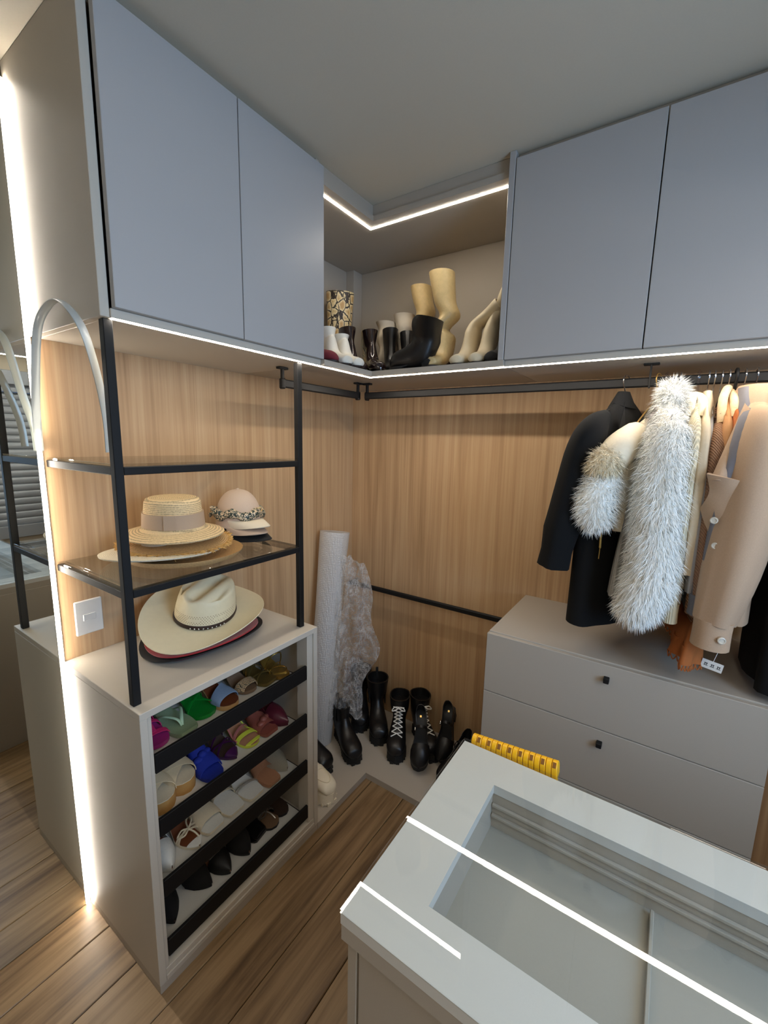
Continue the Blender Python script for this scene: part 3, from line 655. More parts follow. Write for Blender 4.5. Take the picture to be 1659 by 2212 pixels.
# colours
for n_, c_, ro in (('tan_sole', (150, 104, 70), .5), ('tan_insole', (150, 108, 78), .5), ('cognac', (110, 60, 34), .45), ('pink', (206, 44, 104), .45), ('magenta', (168, 44, 128), .5), ('mint', (176, 204, 168), .45), ('mint_dark', (142, 164, 132), .5), ('green', (16, 132, 44), .3), ('denim', (126, 146, 172), .8), ('cork', (196, 158, 106), .85), ('royal', (22, 44, 150), .75), ('royal_dark', (16, 30, 100), .8), ('plum', (62, 22, 66), .3), ('lime', (206, 214, 72), .4), ('salmon', (196, 120, 112), .5), ('rust', (142, 78, 66), .5), ('wine', (84, 26, 40), .35), ('linen', (214, 196, 162), .85), ('cream', (222, 210, 184), .5), ('white_shoe', (224, 224, 218), .45), ('nude', (176, 128, 98), .5), ('shoe_black', (16, 15, 16), .55), ('patent', (10, 10, 11), .15), ('suede_black', (14, 13, 14), .95), ('taupe', (120, 96, 74), .6), ('espadrille', (188, 142, 80), .9), ('dark_insole', (60, 44, 36), .6)):
    mat(n_, c_, ro, var=.08, vscale=160, bump=.06, bscale=700)
mat('gold_leather', (176, 138, 66), .3, metal=.7, var=.15, vscale=80); mat('bronze_leather', (136, 116, 66), .28, metal=.7, var=.15); mat('gold_bright', (210, 172, 88), .22, metal=.9)
mat('pewter', (150, 146, 140), .3, metal=.85); mat('strass', (214, 210, 200), .22, metal=.75, var=.5, vscale=900, bump=.8, bscale=1200); mat('glitter', (196, 190, 170), .3, metal=.6, var=.6, vscale=1300, bump=1, bscale=1500)
# snake print
def snake(name, light, mid, dark, sc):
    m, nt, b = _nodes(name); N = nt.nodes.new; L = nt.links.new
    tc = N('ShaderNodeTexCoord'); mp = N('ShaderNodeMapping'); mp.inputs['Scale'].default_value = (1.2, 1.2, .8); L(tc.outputs['Object'], mp.inputs[0])
    v = N('ShaderNodeTexVoronoi'); v.feature = 'DISTANCE_TO_EDGE'; v.inputs['Scale'].default_value = sc; v.inputs['Randomness'].default_value = .55; L(mp.outputs[0], v.inputs[0])
    nz = N('ShaderNodeTexNoise'); nz.inputs['Scale'].default_value = sc*4; nz.inputs['Detail'].default_value = 4; L(mp.outputs[0], nz.inputs[0])
    mx = N('ShaderNodeMath'); mx.operation = 'MULTIPLY_ADD'; mx.inputs[1].default_value = .24; L(nz.outputs[0], mx.inputs[0]); L(v.outputs[0], mx.inputs[2])
    cr = N('ShaderNodeValToRGB'); e = cr.color_ramp.elements; e.new(.2); e.new(.3)
    for el, (p, c) in zip(e, [(.12, dark), (.165, dark), (.195, light), (.44, mid)]): el.position = p; el.color = srgb(*c)
    L(mx.outputs[0], cr.inputs[0]); L(cr.outputs[0], b.inputs['Base Color']); b.inputs['Roughness'].default_value = .45
    MATS[name] = m
snake('python', (222, 202, 156), (182, 142, 88), (40, 28, 20), 31); snake('python_small', (214, 190, 150), (170, 130, 90), (40, 28, 24), 80)
T1, T2, T3, T4 = TIERS; XF = .378
H = lambda h: (lambda t: h)
def dome(h0, h1, t0, t1): return lambda t: h0+(h1-h0)*min(1, max(0, (t-t0)/(t1-t0)))
def ring_extra(m, pts, rad=.0022, closed=False):
    return lambda r, L, w, zs, off, base: obj('ankle_strap', tube(catmull(pts, 6), rad, 6, closed), m, r, True)
# --- top shelf, from the mirror side towards the corner
sandal('sandal', 'hot pink T-strap sandal with magenta sole on the top shoe shelf', (.371, -1.352), T1, -3, 'round', hh=.02, sole='magenta', insole='magenta', straps=[('pink', dict(tl=.80, tr=.80, width=.016, h=.020)), ('pink', dict(tl=.45, tr=.45, width=.014, h=.034)), ('pink', dict(tl=.60, tr=.60, width=.013, h=.030))],
       extra=lambda r, L, w, zs, off, b: obj('center_strap', tube([(L*.80, off(.8), zs(.8)+b+.022), (L*.62, off(.6), zs(.6)+b+.034), (L*.42, off(.4), zs(.4)+b+.040)], .006, 8, flat=.3, up=(0, 0, 1)), 'pink', r, True))
def thong(mt):
    def f(r, L, w, zs, off, b):
        for s in (1, -1):
            obj('thong_strap', tube(catmull([(L*.82, off(.82), zs(.82)+b+.003), (L*.76, off(.76)+s*.008, zs(.76)+b+.022), (L*.60, off(.6)+s*.028, zs(.6)+b+.026), (L*.45, off(.45)+s*w(.45)*1.0, zs(.45)+b)], 6), .005, 8, flat=.45), mt, r, True)
    return f
sandal('sandal', 'pale mint thong sandal with a square toe on the top shoe shelf', (.378, -1.268), T1, 4, 'square', W=.086, hh=.018, sole='mint_dark', insole='mint_dark', extra=thong('mint'))
sandal('sandal', 'bright green metallic sandal with thin straps on the top shoe shelf', (.362, -1.187), T1, 0, 'round', W=.088, hh=.03, sole='green', insole='green', straps=[('green', dict(tl=.86, tr=.46, width=.006, h=.024)), ('green', dict(tl=.52, tr=.74, width=.006, h=.028))])
sandal('sandal', 'pale denim wrap sandal with cork sole and brown lining on the top shoe shelf', (.384, -1.108), T1, 6, 'round', hh=.05, pf=.014, sole='cork', insole='cognac', vamp=('denim', dict(t0=.62, t1=.86, hf=dome(.034, .024, .6, .86), slant=.06)), quarter=('denim', .22, H(.045)))
sandal('sandal', 'snake print sandal with taupe insole on the top shoe shelf', (.362, -1.015), T1, 2, 'round', W=.078, hh=.06, heel='stiletto', sole='taupe', insole='taupe', vamp=('python_small', dict(t0=.76, t1=.93, hf=dome(.026, .020, .7, .93))), quarter=('python_small', .30, H(.05)))
sandal('sandal', 'bronze gold sandal with many crossing thin straps on the top shoe shelf', (.372, -.938), T1, 8, 'square', W=.080, hh=.045, sole='bronze_leather', insole='bronze_leather', straps=[('bronze_leather', dict(tl=.84, tr=.70, width=.005, h=.022)), ('bronze_leather', dict(tl=.72, tr=.82, width=.005, h=.024)), ('bronze_leather', dict(tl=.62, tr=.5, width=.005, h=.032)), ('bronze_leather', dict(tl=.5, tr=.64, width=.005, h=.032)), ('gold_bright', dict(tl=.42, tr=.56, width=.005, h=.036)), ('bronze_leather', dict(tl=.30, tr=.40, width=.005, h=.042))])
sandal('sandal', 'shiny gold sandal with one looping strap at the corner end of the top shoe shelf', (.380, -.884), T1, -4, 'square', W=.072, hh=.045, sole='gold_leather', insole='gold_leather', straps=[('gold_bright', dict(tl=.84, tr=.70, width=.006, h=.020)), ('gold_bright', dict(tl=.66, tr=.78, width=.005, h=.024))], extra=ring_extra('gold_bright', [(.16, -.034, .02), (.175, -.036, .055), (.185, -.02, .082), (.19, 0, .088), (.185, .02, .08), (.17, .034, .05), (.16, .036, .02)], .0025))
# --- second shelf
def slide(label, toe, deg):
    return sandal('espadrille', label, toe, T2, deg, 'round', L=.24, W=.090, hh=.03, pf=.034, wedge=True, sole='espadrille', insole='cream', cat='espadrille',
        vamp=('linen', dict(t0=.42, t1=.82, hf=dome(.050, .026, .42, .90), slant=.12, slantf=.09)), extra=lambda r, L, w, zs, off, b: obj('cross_band', vamp_mesh(L, w, zs, off, .38, .80, dome(.055, .032, .38, .88), base=b, slant=-.14, slantf=-.10, grow=1.05), 'linen', r, True, angle=60))
slide('cream linen espadrille slide at the mirror end of the second shoe shelf', (.388, -1.352), 3); slide('cream linen espadrille slide leaning beside the blue mule', (.372, -1.272), 8)
def knot(mt, t=.72, h=.03, s=1.0):
    def f(r, L, w, zs, off, b):
        obj('knot', merge(ball((t*L, off(t), zs(t)+b+h), .017*s, 8, 1.0, 1.1, .8), ball((t*L-.012*s, off(t)+.022*s, zs(t)+b+h*.85), .017*s, 8, .9, 1.2, .7), ball((t*L+.008*s, off(t)-.022*s, zs(t)+b+h*.8), .017*s, 8, 1.0, 1.2, .7)), mt, r, True)
    return f
sandal('mule', 'royal blue velvet mule with a big knot on the second shoe shelf', (.394, -1.196), T2, 0, 'square', W=.080, hh=.055, pf=.009, sole='royal', insole='royal', heel_m='royal_dark', vamp=('royal', dict(t0=.44, t1=.87, hf=dome(.046, .024, .44, .87), slant=.05)), extra=knot('royal', .64, .036, .85), cat='mule')
sandal('sandal', 'dark plum metallic sandal with crossed straps on the second shoe shelf', (.376, -1.105), T2, 4, 'point', W=.082, hh=.06, heel='stiletto', sole='plum', insole='dark_insole', straps=[('plum', dict(tl=.78, tr=.64, width=.006, h=.026)), ('plum', dict(tl=.62, tr=.76, width=.006, h=.028)), ('plum', dict(tl=.50, tr=.60, width=.006, h=.034)), ('plum', dict(tl=.42, tr=.36, width=.008, h=.040))], vamp=('plum', dict(t0=.86, t1=.995, hf=dome(.018, .004, .86, 1))))
def piping(r, L, w, zs, off, b):
    for s, m in ((1, 'lime'), (-1, 'salmon')):
        obj('edge_strap', tube(catmull([(t*L, off(t)+s*w(t)*1.03, zs(t)+b+.006+.03*max(0, .6-t)) for t in (.74, .6, .45, .3, .15)], 4), .0035, 6), m, r, True)
sandal('sandal', 'lime yellow sandal with salmon trim on the second shoe shelf', (.378, -1.020), T2, 6, 'round', W=.078, hh=.055, heel='stiletto', sole='lime', insole='nude', straps=[('lime', dict(tl=.80, tr=.74, width=.016, h=.022)), ('salmon', dict(tl=.60, tr=.66, width=.009, h=.03))], vamp=('lime', dict(t0=.90, t1=.96, hf=dome(.004, .003, .9, .96))), extra=piping)
sandal('mule', 'rust brown mule with a twisted bow on the second shoe shelf', (.378, -.945), T2, 2, 'square', W=.078, hh=.05, sole='rust', insole='rust', vamp=('rust', dict(t0=.56, t1=.86, hf=dome(.036, .022, .56, .86), slant=-.05)), extra=knot('rust', .76, .030, .8), cat='mule')
def pump(name, label, toe, z, deg, mt, ins, shape='point', hh=.065, W=.076, t0=.62, heel='stiletto', h=.040, side=.032, L=.24, extra=None):
    return sandal(name, label, toe, z, deg, shape, L=L, W=W, hh=hh, heel=heel, sole=mt, insole=ins, vamp=(mt, dict(t0=t0, t1=.998, hf=lambda t: h*(1-max(0, (t-t0)/(1-t0))**2.2)+.010, slant=.0)), quarter=(mt, t0+.03, lambda t: side+.02*max(0, 1-t/.15)), cat='pump', extra=extra)
pump('pump', 'glossy wine pointed pump at the corner end of the second shoe shelf', (.388, -.880), T2, 6, 'wine', 'wine')
# --- third shelf
pump('pump', 'white pointed pump with brown lining at the mirror end of the third shoe shelf', (.398, -1.358), T3, 0, 'white_shoe', 'cognac', t0=.66, h=.034)
def bow(mt):
    def f(r, L, w, zs, off, b):
        t = .74; c = Vector((t*L, off(t), zs(t)+b+.030))
        for pts in ([c, c+Vector((-.02, .025, .004)), c+Vector((-.045, .03, -.004)), c+Vector((-.03, .012, 0)), c], [c, c+Vector((.012, -.022, .0)), c+Vector((-.005, -.036, -.008)), c+Vector((-.012, -.016, 0)), c], [c, c+Vector((.02, .008, -.008)), c+Vector((.036, .012, -.02))]):
            obj('bow_loop', tube(catmull([tuple(q) for q in pts], 5), .0026, 6), mt, r, True)
    return f
sandal('sandal', 'white pointed sandal with a thin tied bow on the third shoe shelf', (.398, -1.268), T3, 4, 'point', W=.080, hh=.055, sole='cream', insole='cognac', heel='block', vamp=('white_shoe', dict(t0=.86, t1=.995, hf=dome(.005, .003, .86, 1))), straps=[('cream', dict(tl=.76, tr=.70, width=.006, h=.024)), ('cream', dict(tl=.68, tr=.74, width=.006, h=.027))], quarter=('cream', .36, H(.04)), extra=bow('cream'))
sandal('mule', 'cream leather mule with one broad band and white insole on the third shoe shelf', (.384, -1.196), T3, 4, 'square', W=.086, hh=.04, sole='cream', insole='white_shoe', vamp=('cream', dict(t0=.38, t1=.87, hf=dome(.050, .026, .38, .87), slant=-.06)), cat='mule')
sandal('sandal', 'white square sandal with a single thin strap and brown lining on the third shoe shelf', (.385, -1.114), T3, 2, 'square', W=.084, hh=.045, sole='cream', insole='white_shoe', straps=[('cream', dict(tl=.66, tr=.58, width=.009, h=.030))], quarter=('cognac', .40, H(.042)))
sandal('sandal', 'white square sandal with a glittering crystal strap on the third shoe shelf', (.388, -1.030), T3, 4, 'square', W=.084, hh=.05, sole='cream', insole='white_shoe', straps=[('strass', dict(tl=.78, tr=.70, width=.010, h=.022)), ('strass', dict(tl=.36, tr=.40, width=.007, h=.042))])
sandal('mule', 'tan mule with a clear band on the third shoe shelf', (.394, -.952), T3, 0, 'square', W=.078, hh=.05, sole='nude', insole='nude', vamp=('nude', dict(t0=.50, t1=.72, hf=dome(.040, .030, .5, .72))), cat='mule')
pump('pump', 'silver glitter pointed pump at the corner end of the third shoe shelf', (.384, -.882), T3, 4, 'glitter', 'wine')
# --- bottom shelf
pump('pump', 'black suede pointed pump alone at the mirror end of the bottom shoe shelf', (.385, -1.355), T4, -4, 'suede_black', 'dark_insole')
pump('pump', 'black suede pump beside the buckled shoe on the bottom shoe shelf', (.378, -1.222), T4, 18, 'suede_black', 'shoe_black', h=.044, t0=.55)
def buckle(r, L, w, zs, off, b):
    t = .70; obj('chain', tube(catmull([(t*L-.012, off(t)+.026, zs(t)+b+.034), (t*L, off(t)+.014, zs(t)+b+.050), (t*L+.008, off(t), zs(t)+b+.054), (t*L+.004, off(t)-.016, zs(t)+b+.050), (t*L-.006, off(t)-.03, zs(t)+b+.034)], 6), .0045, 6), 'pewter', r, True)
sandal('pump', 'black shoe with a silver chain on the bottom shoe shelf', (.394, -1.160), T4, 4, 'point', W=.078, hh=.055, sole='shoe_black', insole='nude', vamp=('shoe_black', dict(t0=.68, t1=.998, hf=lambda t: .034*(1-max(0, (t-.68)/.32)**2.2)+.008)), straps=[('shoe_black', dict(tl=.36, tr=.40, width=.008, h=.045))], quarter=('shoe_black', .30, H(.045)), extra=buckle, cat='pump')
sandal('mule', 'black pointed mule with nude lining on the bottom shoe shelf', (.392, -1.078), T4, 0, 'point', W=.082, hh=.05, sole='shoe_black', insole='nude', vamp=('suede_black', dict(t0=.58, t1=.998, hf=lambda t: .042*(1-max(0, (t-.58)/.42)**2.2)+.010, slant=.05)), cat='mule')
sandal('mule', 'black square-toed mule behind the silver knotted sandal on the bottom shoe shelf', (.372, -1.006), T4, 10, 'square', W=.080, hh=.05, sole='patent', insole='shoe_black', vamp=('patent', dict(t0=.45, t1=.995, hf=dome(.046, .012, .45, 1))), cat='mule')
sandal('sandal', 'grey sandal with knotted silver cords on the bottom shoe shelf', (.386, -.945), T4, 2, 'round', W=.078, hh=.05, sole='shoe_black', insole='taupe', straps=[('pewter', dict(tl=.74, tr=.64, width=.005, h=.026)), ('pewter', dict(tl=.64, tr=.74, width=.005, h=.028)), ('pewter', dict(tl=.70, tr=.70, width=.005, h=.026)), ('pewter', dict(tl=.36, tr=.32, width=.007, h=.044)), ('pewter', dict(tl=.30, tr=.36, width=.007, h=.046))], extra=bow('pewter'))
sandal('sandal', 'dark grey thin-strapped sandal at the corner end of the bottom shoe shelf', (.374, -.882), T4, 2, 'round', W=.074, hh=.05, sole='shoe_black', insole='dark_insole', straps=[('pewter', dict(tl=.66, tr=.60, width=.004, h=.028)), ('shoe_black', dict(tl=.34, tr=.38, width=.008, h=.042))])
# ---------------------------------------------------------------- boots: rings spanned between an instep point P and a sole/heel point Q of the profile
def boot_rings(prof, n=20, flatb=.5, samples=5):
    """prof: list of (Px,Pz,Qx,Qz,halfwidth)"""
    out = []
    for px, pz, qx, qz, hw in catmull(prof, samples):
        c = Vector(((px+qx)/2, 0, (pz+qz)/2)); a = Vector(((px-qx)/2, 0, (pz-qz)/2)); r = []
        for k in range(n):
            t = 2*PI*k/n; ct, st = math.cos(t), math.sin(t)
            e = .72 if ct < 0 else .95
            r.append(tuple(c+a*ct+Vector((0, 1, 0))*hw*math.copysign(abs(st)**e, st)))
        out.append(r)
    return out
def hollow(rings, th=.004, depth=3):
    """fold the last ring inwards so that the shaft is open at the top"""
    last = rings[-1]; c = sum((Vector(p) for p in last), Vector())/len(last)
    def shr(r, k): 
        cc = sum((Vector(p) for p in r), Vector())/len(r); return [tuple(cc+(Vector(p)-cc)*k) for p in r]
    out = list(rings)
    for i in range(depth+1): out.append(shr(rings[-1-i*2] if len(rings) > 1+i*2 else rings[0], .90))
    return out
def lug_sole(L, W, h, toe='round', lug=True, bend=.008, notch=14):
    w, zs, off = shoe_fns(L, W, toe, 0, 0, bend); n = 44
    path = [(t, 1) for t in [1-(k/21)**1 for k in range(22)]]+[(t, -1) for t in [(k/21) for k in range(1, 21)]]
    ring = []
    for t, s in path:
        tt = min(max(t, 0.001), .999); ring.append((tt*L, off(tt)+s*w(tt)))
    m = [loft([[(x, y, 0.004) for x, y in ring], [(x*1.0, y*1.03, .004+h*.3) for x, y in ring], [(x, y*1.03, h*.92) for x, y in ring], [(x, y, h) for x, y in ring]])]
    if lug:
        for k in range(notch):
            t = .03+.94*k/(notch-1)
            for s in (1, -1):
                hw = w(t); m.append(box(t*L-.0055, t*L+.0055, min(off(t)+s*hw*.3, off(t)+s*hw*1.035), max(off(t)+s*hw*.3, off(t)+s*hw*1.035), 0, .013, 0))
    return merge(*m)
def boot(name, label, toe_at, z, deg, mt, sole_m, prof, L=.27, W=.092, sh=.03, toe='round', group=None, lug=True, lin='dark_insole', heel=None, cat='boot', yaw_shift=None, parts=None, wire=0, tab=None):
    a = math.radians(deg); r = thing(name, label, cat, (toe_at[0]-math.cos(a)*L, toe_at[1]-math.sin(a)*L, z), (0, 0, a), group)
    if heel:
        hk, hh = heel; w, zs, off = shoe_fns(L, W, toe, hh, sh, .006)
        obj('sole', sole_mesh(L, w, zs, off, lambda t: (zs(t)-sh) if t > .6 else zs(t)-.006, lambda t: zs(t)+.001), sole_m, r, True)
        obj('heel', heel_mesh(L, w, zs, off, hk, hh, sh-.004), sole_m, r, True)
    else: obj('sole', lug_sole(L, W, sh, toe, lug), sole_m, r, True, angle=30)
    rg = boot_rings(prof); obj('upper', loft(hollow(rg), True, True), mt, r, True, angle=50)
    if parts: parts(r, rg)
    return r
def std_prof(L, W, sh, shaft_z, shaft_w=.052, ank=.045, toe_h=.045, lean=0.0, depth=.06, gap=.0, hz=0.0):
    """ankle or tall boot; shaft_z height of its top above the ground; hz heel lift"""
    s = sh
    p = [(L*.985, s+.010, L*.985, s, .006), (L*.965, s+.028, L*.97, s-.002, W*.26), (L*.93, s+toe_h*.85, L*.94, s-.003, W*.38), (L*.84, s+toe_h+.004, L*.84, s-.003, W*.475), (L*.70, s+toe_h+.012, L*.68, s-.002, W*.49), (L*.56, s+toe_h+.034, L*.42, s+hz*.35, W*.43),
         (L*.485, s+toe_h+.062+hz*.5, L*.14, s+hz*.9, W*.37), (L*.45, s+.135+hz*.6, L*.005, s+.032+hz, W*.36), (L*.44+lean*.2, s+.165+hz, L*.015, s+.085+hz, ank)]
    base = s+.165+hz
    top = shaft_z
    if top <= base+.02:
        p[-2] = (L*.452, max(top-.045, s+toe_h+.07+hz*.5), L*.004, s+.035+hz, W*.37); p[-1] = (L*.445+lean*.5, top, L*.012+lean*.5, top-.004, ank)
    else:
        for k in (.35, .7, 1.0):
            p.append((L*.44+depth*.12*k+lean*k, base+(top-base)*k+.0, L*.02-depth*.10*k+lean*k, (s+.085+hz)+(top+.0-(s+.085+hz))*k, ank+(shaft_w-ank)*k))
    return p
mat('boot_leather', (17, 16, 17), .36, var=.1, vscale=60, bump=.15, bscale=260, spec=.5); mat('rubber', (14, 14, 15), .7); mat('elastic', (10, 10, 11), .9); mat('lace_white', (232, 230, 224), .8)
FG = 'black shoes on the corner platform'
PZ = .0296
def chelsea_parts(r, rg):
    for s in (1, -1):
        p = rg[38] if len(rg) > 38 else rg[-1]
        obj('elastic_gore', xf(box(-.022, .022, -.0025, .0025, -.045, .045, .002), Matrix.Translation((.068, s*.043, .165)) @ Matrix.Rotation(math.radians(8), 4, 'Y')), 'elastic', r)
    q = sum((Vector(p) for p in rg[-1]), Vector())/20
    obj('pull_tab', tube(catmull([(.008, -.0, q.z-.03), (-.002, 0, q.z+.012), (.004, 0, q.z+.026), (.012, 0, q.z+.012), (.012, 0, q.z-.03)], 5), .008, 6, flat=.2, up=(1, 0, 0)), 'elastic', r, True)
CP = std_prof(.27, .098, .034, .205, .054, .047, toe_h=.05, depth=.04)
boot('chelsea_boot', 'black chelsea boot with chunky sole half under the loose bubble wrap', (.325, -.565), PZ, -8, 'boot_leather', 'rubber', CP, sh=.034, group=FG, parts=chelsea_parts)
boot('chelsea_boot', 'shiny black chelsea boot standing beside the bubble wrap', (.39, -.445), PZ, -30, 'boot_leather', 'rubber', CP, sh=.034, group=FG, parts=chelsea_parts)
CT = std_prof(.275, .100, .042, .265, .062, .050, toe_h=.05, depth=.06)
boot('chelsea_boot', 'tall black lug-soled boot close against the wood wall corner', (.262, -.255), PZ, -55, 'boot_leather', 'rubber', CT, L=.275, W=.098, sh=.042, group=FG, parts=chelsea_parts)
boot('chelsea_boot', 'tall black lug-soled boot with pull tab beside the laced boots', (.405, -.275), PZ, -52, 'boot_leather', 'rubber', CT, L=.275, W=.098, sh=.042, group=FG, parts=chelsea_parts)
def lace_parts(r, rg):
    # laces zigzag up the front of the boot
    rows = []
    for i in range(19, 42, 3):
        if i < len(rg):
            p = Vector(rg[i][0]); q = Vector(rg[i][2]); q2 = Vector(rg[i][-2]); rows.append((p, q, q2))
    n_up = Vector((.003, 0, .003))
    for (p, q, q2), (p_, q_, q2_) in zip(rows, rows[1:]):
        obj('lace', merge(tube([tuple(q+n_up), tuple((p+p_)/2+n_up*1.6), tuple(q2_+n_up)], .0028, 6), tube([tuple(q2+n_up), tuple((p+p_)/2+n_up*1.9), tuple(q_+n_up)], .0028, 6)), 'lace_white', r, True)
    p = rows[-1][0]+n_up
    obj('bow', merge(tube(catmull([tuple(p), tuple(p+Vector((.008, .022, .004))), tuple(p+Vector((.010, .034, -.012))), tuple(p+Vector((.010, .014, -.008))), tuple(p)], 5), .0026, 6), tube(catmull([tuple(p), tuple(p+Vector((.010, -.020, .004))), tuple(p+Vector((.014, -.032, -.014))), tuple(p+Vector((.012, -.012, -.01))), tuple(p)], 5), .0026, 6)), 'lace_white', r, True)
LP = std_prof(.27, .096, .042, .245, .054, .046, toe_h=.05, depth=.05)
boot('combat_boot', 'black combat boot with white laces facing the room', (.538, -.335), PZ, -64, 'boot_leather', 'rubber', LP, sh=.042, group=FG, parts=lace_parts)
boot('combat_boot', 'black combat boot with white laces turned towards the drawer chest', (.692, -.215), PZ, -40, 'boot_leather', 'rubber', LP, sh=.042, group=FG, parts=lace_parts)
def mary_jane(label, toe, deg, tilt=0):
    a = math.radians(deg); L, W = .25, .088; hh, pf = .062, .042; ti = math.radians(tilt)
    r = thing('platform_shoe', label, 'shoe', (toe[0]-math.cos(a)*L*math.cos(ti), toe[1]-math.sin(a)*L*math.cos(ti), PZ+L*math.sin(ti)), (0, ti, a), FG)
    w, zs, off = shoe_fns(L, W, 'round', hh, pf)
    obj('sole', sole_mesh(L, w, zs, off, lambda t: zs(t)-pf if t > .58 else zs(t)-.012, lambda t: zs(t)+.001, .002), 'rubber', r, True)
    obj('heel', heel_mesh(L, w, zs, off, 'block', hh, pf-.008), 'rubber', r, True)
    obj('insole', sole_mesh(L, lambda t: w(t)*.96, zs, off, lambda t: zs(t)+.001, lambda t: zs(t)+.004), 'shoe_black', r, True)
    obj('logo', xf(box(-.005, .005, -.0045, .0045, 0, .0006, 0), Matrix.Translation((L*.14, off(.1), zs(.14)+.0046))), 'gold', r)
    obj('upper', vamp_mesh(L, w, zs, off, .62, .998, lambda t: .044*(1-max(0, (t-.62)/.38)**2.4)+.010), 'boot_leather', r, True, angle=60)
    obj('heel_counter', quarter_mesh(L, w, zs, off, .64, lambda t: .034+.03*max(0, 1-t/.2)), 'boot_leather', r, True)
    obj('strap', strap_mesh(L, w, zs, off, .40, .40, .012, .055, base=.02), 'boot_leather', r, True)
    obj('buckle', xf(box(-.008, .008, -.002, .002, -.007, .007, .001), Matrix.Translation((L*.40, off(.4)-w(.4)*1.02, zs(.4)+.035))), 'silver', r)
    return r
mary_jane('black platform strap shoe with a gold mark inside, beside the laced boots', (.655, -.305), -62, 33)
mary_jane('black platform strap shoe standing against the wood wall', (.718, -.19), -80, 40)
mary_jane('black platform strap shoe half hidden by the dressing island', (.782, -.335), -98)
# white loafer by the cabinet end
mat('loafer_white', (226, 216, 194), .4, var=.05, bump=.1); 
def loafer(label, toe, deg):
    def parts(r, rg):
        L = .26; obj('tongue_strap', strap_mesh(L, *shoe_fns(L, .094, 'round', 0, .05), .56, .56, .026, .046, base=.012), 'loafer_white', r, True)
        pth = [(L*(.60+.30*math.cos(q)), .030*math.sin(q)*1.0, .0985-.004*max(0, math.cos(q))**2) for q in (-1.7+3.4*k/16 for k in range(17))]
        obj('apron_seam', tube(pth, .0022, 6), 'cream', r, True)
    p = [(.256, .060, .256, .05, .006), (.250, .078, .252, .048, .026), (.236, .092, .24, .047, .037), (.205, .100, .205, .047, .044), (.165, .104, .16, .048, .045), (.13, .112, .10, .049, .040), (.10, .120, .045, .05, .036), (.075, .118, .012, .06, .032), (.06, .116, .004, .095, .030)]
    boot('loafer', label, toe, PZ, deg, 'loafer_white', 'loafer_white', p, L=.26, W=.098, sh=.05, parts=parts, cat='loafer')
loafer('white chunky-soled loafer sticking out past the end of the shoe cabinet', (.445, -.683), -10)
# ---------------------------------------------------------------- boots in the open corner unit
NG = 'boots in the open corner unit'; NZ = ZB+.0005
mat('patent_brown', (34, 22, 22), .12, var=.1, coat=.6); mat('suede_grey', (196, 184, 164), .95, var=.1, vscale=40, bump=.2, bscale=200); mat('croc', (206, 180, 128), .45, var=.14, vscale=70, bump=.5, bscale=160); mat('boot_white', (226, 220, 206), .45, var=.05); mat('cream_boot', (222, 208, 178), .5, var=.06, bump=.1, bscale=200); mat('black_cloth', (20, 20, 24), .75, var=.15, vscale=60, bump=.2, bscale=500); mat('suede_wine', (110, 34, 42), .9, var=.12, vscale=80); mat('heel_dark', (40, 28, 22), .6)
mat('grey_boot', (150, 158, 172), .6, var=.05)
def warp(rg, fn): return [[fn(Vector(p)) for p in r] for r in rg]
def nboot(label, toe, deg, mt, prof, L=.24, W=.07, sh=.012, heel=('block', .045), warpf=None, name='ankle_boot', sole='heel_dark', parts=None):
    a = math.radians(deg); r = thing(name, label, 'boot', (toe[0]-math.cos(a)*L, toe[1]-math.sin(a)*L, NZ), (0, 0, a), NG)
    w, zs, off = shoe_fns(L, W, 'round', heel[1], sh, .0)
    obj('sole', sole_mesh(L, w, zs, off, lambda t: (zs(t)-sh) if t > .6 else zs(t)-.006, lambda t: zs(t)-.001-.006*max(0, (t-.8)/.2)**2), sole, r, True)
    obj('heel', heel_mesh(L, w, zs, off, heel[0], heel[1], sh-.004), sole, r, True)
    rg = boot_rings(prof)
    if warpf: rg = warp(rg, warpf)
    obj('upper', loft(hollow(rg), True, True), mt, r, True, angle=50)
    if parts: parts(r, rg)
    return r
P_ank = std_prof(.24, .070, .012, .165+.012, .040, .034, toe_h=.032, depth=.02, hz=.045)
def P_shaft(top, sw=.05, L=.24, W=.07, depth=.05, lean=0): return std_prof(L, W, .012, top, sw, .036, toe_h=.034, depth=depth, hz=.045, lean=lean)
# wine suede shoe
sh_p = [(.196, .020, .196, .012, .006), (.188, .036, .19, .010, .02), (.17, .048, .17, .010, .032), (.13, .058, .12, .012, .035), (.095, .085, .05, .03, .032), (.07, .09, .008, .06, .03)]
nboot('wine red suede shoe lying at the cabinet-door end of the niche', (.43, -.640), 8, 'suede_wine', sh_p, L=.20, W=.068, heel=('block', .03), name='suede_shoe')
nboot('white ankle boot with slim shaft next to the wine suede shoe', (.432, -.578), -20, 'boot_white', P_shaft(.170, .038, depth=.03), W=.066)
nboot('white ankle boot beside the shiny brown boots', (.440, -.518), -24, 'boot_white', P_shaft(.155, .037, depth=.03), W=.066)
nboot('shiny dark brown patent boot beside the white ankle boots', (.405, -.452), -30, 'patent_brown', P_shaft(.205, .044, depth=.04), W=.066, sole='patent')
nboot('shiny dark brown patent boot beside the black ankle boot', (.462, -.405), -38, 'patent_brown', P_shaft(.200, .044, depth=.04), W=.066, sole='patent')
nboot('black leather ankle boot next to the shiny brown boot', (.475, -.325), -50, 'boot_leather', P_shaft(.225, .046, depth=.03), W=.068, sole='rubber')
nboot('low black ankle boot leaning by the grey suede boots', (.545, -.335), -58, 'boot_leather', P_shaft(.205, .042, depth=.02, lean=-.03), W=.066, sole='rubber')
